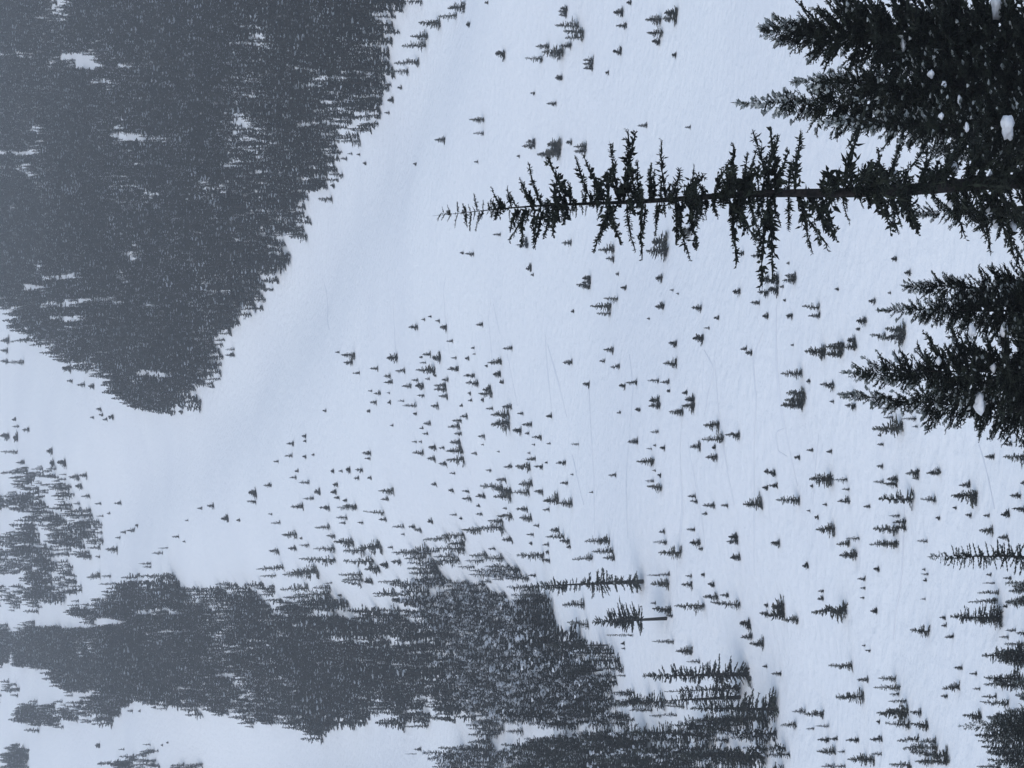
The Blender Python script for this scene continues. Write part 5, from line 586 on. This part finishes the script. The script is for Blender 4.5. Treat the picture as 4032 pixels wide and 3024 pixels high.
for key, poly in POLYS.items():
    xs = [p[0] for p in poly]; ys = [p[1] for p in poly]; sp = SPACE[key]
    ax, ay = np.meshgrid(np.arange(min(xs), max(xs), sp), np.arange(min(ys), max(ys), sp*1.25))
    ax = (ax + rm.uniform(-.5, .5, ax.shape)*sp).ravel(); ay = (ay + rm.uniform(-.5, .5, ay.shape)*sp*1.25).ravel()
    jx = rm.normal(0, 2.2, len(ax)) + 2.5*np.sin(ay/6.1) + 2*np.sin(ay/17 + 1); jy = rm.normal(0, 12 if key == 'B2' else 7, len(ax)) + 6*np.sin(ax/4.3) + (9 if key == 'B2' else 4)*np.sin(ax/11 + 2)
    ok = inpoly(ax + jx, ay + jy, poly)
    gapn = np.sin(ax/7.3 + 2*np.sin(ay/23) + 1) + np.sin(ay/19 + 1.7*np.sin(ax/9) + 2) + .8*np.sin(ax/3.1 - ay/11) + .7*np.sin(ax/15 + ay/31)
    ok &= (rm.random(len(ax)) > .05) & (gapn + rm.normal(0, .5, len(ax)) < {'A': 2.3, 'B2': 1.9}.get(key, 1.2))
    if key in ('B1', 'B6', 'B1b'): ok &= rm.random(len(ax)) < .62
    if key == 'B2': ok &= rm.random(len(ax)) < np.clip(.45 + .55*((-ax/ay*9485 + 1512) - 2330)/80, .45, 1)
    for c in CLEAR: ok &= ~inpoly(ax + .25*jx, ay + .3*jy, c)
    ok &= np.abs(ax) < ay*.172 + 8
    ax, ay = ax[ok], ay[ok]
    patch = .5 + .5*np.sin(ax/31 + 1.3*np.sin(ay/47))*np.sin(ay/53 + 1.7)
    h = np.clip(rm.lognormal(2.05, .32, len(ax))*(.75 + .5*patch), 2.5, 17)
    if key in ('B1b', 'B5', 'B5b'): h *= .8
    r_ = h*rm.uniform(.12, .19, len(ax))
    for a, b, c, d in zip(ax, ay, h, r_): pos.append((a, b)); scl.append((1.3*d/KINDS['n']['R'], c)); kd.append(3 if b < 780 and key == 'B2' else 0)
pos = np.array(pos); scl = np.array(scl); kd = np.array(kd); npt = len(pos)
print('mass trees', npt)
srcs = bpy.data.collections.new('fir_kinds')
NV = 6; cnt = 0
for kind in 'npqN':
    for v in range(NV):
        r_seed = 900 + v*7 + ord(kind)
        (V, Fc, mi), (TV, TF) = tmpl(kind.lower(), r_seed, 2 if kind == 'n' else 1, .2 if kind == 'n' else .1)
        V2, F2, m2 = join([(V, Fc, 0), (TV, TF, 2)]); m2[:len(mi)] = mi
        o = bpy.data.objects.new('fir_kind_%02d' % cnt, mesh_np('fir_kind', V2, F2, [M_FIR, M_TSNOW, M_BARK], m2)); srcs.objects.link(o); cnt += 1
pm = bpy.data.meshes.new('distant_forest'); pm.vertices.add(npt)
P3 = np.stack([pos[:, 0], pos[:, 1], gnd(pos[:, 0], pos[:, 1]) - .03*scl[:, 1]], -1); pm.vertices.foreach_set('co', P3.astype(np.float32).ravel())
at = pm.attributes.new('size', 'FLOAT_VECTOR', 'POINT'); at.data.foreach_set('vector', np.stack([scl[:, 0], scl[:, 0], scl[:, 1]], -1).astype(np.float32).ravel())
at = pm.attributes.new('turn', 'FLOAT_VECTOR', 'POINT')
at.data.foreach_set('vector', np.stack([rm.normal(0, .02, npt), rm.normal(0, .03, npt), rm.uniform(0, 6.28, npt)], -1).astype(np.float32).ravel())
at = pm.attributes.new('kind_index', 'INT', 'POINT'); at.data.foreach_set('value', (kd*NV + rm.integers(0, NV, npt)).astype(np.int32))
fo = link(bpy.data.objects.new('distant_forest', pm)); tag(fo, 'hazy dark fir forest covering the far slopes with its smallest outliers', 'forest', kind='stuff')
ng = bpy.data.node_groups.new('forest_scatter', 'GeometryNodeTree')
ng.interface.new_socket('Geometry', in_out='INPUT', socket_type='NodeSocketGeometry'); ng.interface.new_socket('Geometry', in_out='OUTPUT', socket_type='NodeSocketGeometry')
gi, go = ng.nodes.new('NodeGroupInput'), ng.nodes.new('NodeGroupOutput')
ci = ng.nodes.new('GeometryNodeCollectionInfo'); ci.inputs['Collection'].default_value = srcs
ci.inputs['Separate Children'].default_value = True; ci.inputs['Reset Children'].default_value = True
ip = ng.nodes.new('GeometryNodeInstanceOnPoints'); ip.inputs['Pick Instance'].default_value = True
def attr(n, t):
    a = ng.nodes.new('GeometryNodeInputNamedAttribute'); a.data_type = t; a.inputs['Name'].default_value = n; return a.outputs['Attribute']
ng.links.new(gi.outputs[0], ip.inputs['Points']); ng.links.new(ci.outputs[0], ip.inputs['Instance'])
ng.links.new(attr('kind_index', 'INT'), ip.inputs['Instance Index'])
e2r = ng.nodes.new('FunctionNodeEulerToRotation'); ng.links.new(attr('turn', 'FLOAT_VECTOR'), e2r.inputs[0]); ng.links.new(e2r.outputs[0], ip.inputs['Rotation'])
ng.links.new(attr('size', 'FLOAT_VECTOR'), ip.inputs['Scale']); ng.links.new(ip.outputs[0], go.inputs[0])
fo.modifiers.new('scatter', 'NODES').node_group = ng

# ------------------------------------------------------------------ foreground firs
F_ = 9485.
def blob(r, rad, flat=.72):
    nu, nv = 14, 9; V = [(0, 0, 1)]
    for j in range(1, nv):
        for i in range(nu):
            p, a = math.pi*j/nv, 6.2832*i/nu; V.append((math.sin(p)*math.cos(a), math.sin(p)*math.sin(a), math.cos(p)))
    V.append((0, 0, -1)); V = np.array(V)
    ph = r.uniform(0, 6, 3)
    k = 1 + .1*np.sin(V[:, 0]*9 + V[:, 2]*7 + ph[0]) + .09*np.sin(V[:, 1]*8 + V[:, 0]*6 + ph[1]) + .18*np.sin(V[:, 0]*3.3 + ph[0]) + .14*np.sin(V[:, 1]*4.1 + ph[1]) + .1*np.sin(V[:, 2]*5 + ph[2])
    V = V*k[:, None]*rad*np.array([1.15, .8, 1]); V[:, 2] *= np.where(V[:, 2] < 0, flat*.75, flat)
    Fc = []
    for i in range(nu):
        Fc.append((0, 1+i, 1+(i+1) % nu)); Fc.append((len(V)-1, 1+(nv-2)*nu+(i+1) % nu, 1+(nv-2)*nu+i))
        for j in range(nv-2):
            a, b = 1+j*nu+i, 1+j*nu+(i+1) % nu; Fc += [(a, a+nu, b+nu), (a, b+nu, b)]
    return V, np.array(Fc)
def hero(tip, y, lean, radpts, seed, label, group=None, nwh=46, nb=6, m=7, tuft=5, gap=.05, droop=-10, up=50, thick=.17, trunk_r=.13,
         split=False, t0=.28, twig=.42, jag=.3, curve=.12, tl=.4, snow=.7, ply=0, tt=.7, wpow=1.0, tr=.21):
    """tip = photo pixel of the tip at distance y; the trunk goes down to the ground with the given sideways lean"""
    r = np.random.default_rng(seed)
    xt = (1512 - tip[1])/F_*y; zt = (2016 - tip[0])/F_*y
    x0 = xt; 
    for _ in range(6): H = zt - float(gnd(x0, y)) + .3; x0 = xt - lean*H
    z0 = zt - H
    rp = np.array(radpts, float)*y/F_
    rad = lambda t: float(np.interp((1 - t)*H, rp[:, 0], rp[:, 1]))
    e = bpy.data.objects.new('fir_tree', None); link(e); e.location = (x0, y, z0); tag(e, label, 'fir tree', group)
    c = crown(r, H, rad, t0, nwh, nb, m, tuft, thick, droop, up, gap, twig, (lean, ply), snow if not split else 0, curve, split, tl, jag, wpow, tt, tr, None if split else (5, .6, .0105, .4))
    TV, TF = trunk(trunk_r, H, (lean, ply), 10, 34, .05, base=-.3, top=.995)
    link(bpy.data.objects.new('trunk', mesh_np('trunk', TV, TF, [M_BARK], smooth=True)), e)
    if split:
        for V, Fc, mi in c: link(bpy.data.objects.new('branch', mesh_np('branch', V, Fc, [M_FIRN])), e)
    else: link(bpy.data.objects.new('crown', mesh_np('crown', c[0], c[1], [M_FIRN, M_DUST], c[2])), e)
    return e, r
def snow_on(e, r, spots, y):
    for tx, ty, s in spots:
        V, Fc = blob(r, s*.85*y/F_); o = link(bpy.data.objects.new('snow_clump', mesh_np('snow_clump', V, Fc, [M_TSNOW], smooth=True)), e)
        o.location = np.array(((1512 - ty)/F_*y, y + .1, (2016 - tx)/F_*y)) - np.array(e.location)
GA = 'dark firs crowding the top corner'; GB = 'dark firs hanging in below the snow clumps'
T_, r = hero((1685, 843), 60, -.056, [(0, 8), (60, 32), (150, 62), (330, 112), (500, 145), (800, 178), (1000, 190), (1200, 215), (1500, 275), (1800, 260), (2400, 290), (3400, 280)], 4,
    'tall scraggly dark fir with bare trunk showing between ragged level branches', None, nwh=92, nb=4, m=9, tuft=5, gap=lambda t: np.where((t > .43) & (t < .60), .38, .03), droop=-34, up=20, thick=.13, trunk_r=.29, split=True, t0=.22, twig=.30, jag=.75, curve=-.10, tl=.46, tt=.45, wpow=.78, tr=.2)
snow_on(T_, r, [(3530, 690, 26), (3760, 660, 30), (3900, 830, 28), (3990, 900, 32), (3925, 880, 20), (3745, 800, 18), (3910, 690, 20)], 60)
P_, r = hero((2978, 118), 75, .09, [(0, 6), (60, 50), (220, 110), (450, 190), (800, 270), (1800, 380)], 5, 'dense broad fir in the top corner with upswept side branches near its tip', GA, up=48, droop=-5, nwh=58, nb=7)
snow_on(P_, r, [(3930, 25, 40), (3560, 175, 24)], 74)
Q_, r = hero((2873, 404), 77, .02, [(0, 5), (50, 14), (160, 40), (300, 75), (500, 130), (800, 190), (1800, 300)], 6, 'narrow fir with a thin bobbled leader, second dark tree down from the top corner', GA, up=40, nwh=64, nb=6)
R_, r = hero((3103, 322), 73, .03, [(0, 5), (60, 25), (200, 75), (450, 140), (1600, 260)], 7, 'blunt topped fir wedged between the broad corner fir and the narrow bobbled one', GA, nwh=52)
snow_on(R_, r, [(3670, 290, 20), (3720, 330, 16), (3780, 390, 15)], 72)
S_, r = hero((3212, 480), 70, .03, [(0, 4), (80, 20), (250, 60), (500, 110), (1500, 230)], 8, 'short fir with a needle thin tip just above the tall scraggly trunk', GA, nwh=50)
snow_on(S_, r, [(3975, 500, 44), (3710, 455, 16), (3810, 500, 16)], 69)
U_, r = hero((3443, 1221), 70, .015, [(0, 4), (60, 22), (150, 45), (300, 85), (600, 160), (1500, 260)], 9, 'fir with a feathery fine tip between the scraggly fir and the leader fir', GB, nwh=56, up=35)
U2, r = hero((3548, 1128), 74, .03, [(0, 14), (80, 48), (250, 90), (500, 140), (1500, 240)], 10, 'round tipped fir tucked beside the feathery tipped fir', GB, nwh=46)
V_, r = hero((3300, 1466), 66, .0, [(0, 1), (66, 3), (78, 50), (200, 80), (330, 108), (480, 175), (800, 205), (1500, 300)], 11, 'foreground fir with a long bare leader and stiff stubby branches', GB, nwh=50, up=42, jag=.38)
snow_on(V_, r, [(3865, 1590, 40), (3830, 1300, 24), (3960, 1300, 30), (3915, 1450, 20), (3700, 1420, 17)], 65.5)
V2, r = hero((3292, 1556), 70, .09, [(0, 3), (60, 22), (150, 45), (350, 85), (500, 115), (900, 170), (1500, 260)], 12, 'slanting fir leaning against the fir with the long bare leader', GB, nwh=54)
X1, r = hero((3540, 840), 68, -.02, [(0, 8), (100, 40), (250, 85), (500, 150), (1300, 240)], 13, 'low bushy fir half hidden behind the foot of the scraggly fir', GB, nwh=46, nb=6, gap=.25)
X2, r = hero((3620, 600), 71, 0, [(0, 10), (100, 45), (300, 100), (1300, 220)], 14, 'low dark fir filling the gap beside the scraggly trunk near the frame edge', GA, nwh=40)
hero((3648, 2192), 190, 0, [(0, 4), (60, 26), (100, 46), (250, 56), (640, 70)], 15, 'skeletal fir with short level branches like a comb at the frame edge', None, nwh=46, nb=7, m=6, tuft=3, gap=.12, droop=-5, up=5, thick=.34, trunk_r=.24, twig=.26, jag=.4, t0=.15, curve=.0)
hero((3768, 2860), 205, 0, [(0, 3), (60, 22), (150, 40), (300, 90), (560, 130)], 16, 'wide dark fir with a slim tip in the bottom corner thicket', None, nwh=36, nb=6, m=5, tuft=2, gap=.08, droop=0, up=30, trunk_r=.12)

# ------------------------------------------------------------------ haze
hx, hy0, hy1, z0, z1 = 1030, -90, 2740, float(gz.min()) - 1.5, float(gz.max()) + 25
V = [(sx*hx, yy, zz) for zz in (z0, z1) for yy in (hy0, hy1) for sx in (-1, 1)]
Fh = [(0, 2, 3, 1), (4, 5, 7, 6), (0, 1, 5, 4), (2, 6, 7, 3), (0, 4, 6, 2), (1, 3, 7, 5)]
mh = bpy.data.materials.new('haze'); mh.use_nodes = True; t = mh.node_tree; t.nodes.remove(t.nodes['Principled BSDF'])
pv = t.nodes.new('ShaderNodeVolumePrincipled'); pv.inputs['Density'].default_value = .00017; pv.inputs['Color'].default_value = (.84, .87, .905, 1); pv.inputs['Anisotropy'].default_value = .3
t.links.new(pv.outputs[0], t.nodes['Material Output'].inputs['Volume'])
tag(link(bpy.data.objects.new('haze', mesh_np('haze', V, Fh, [mh]))), 'thin winter haze over the whole valley', kind='stuff')
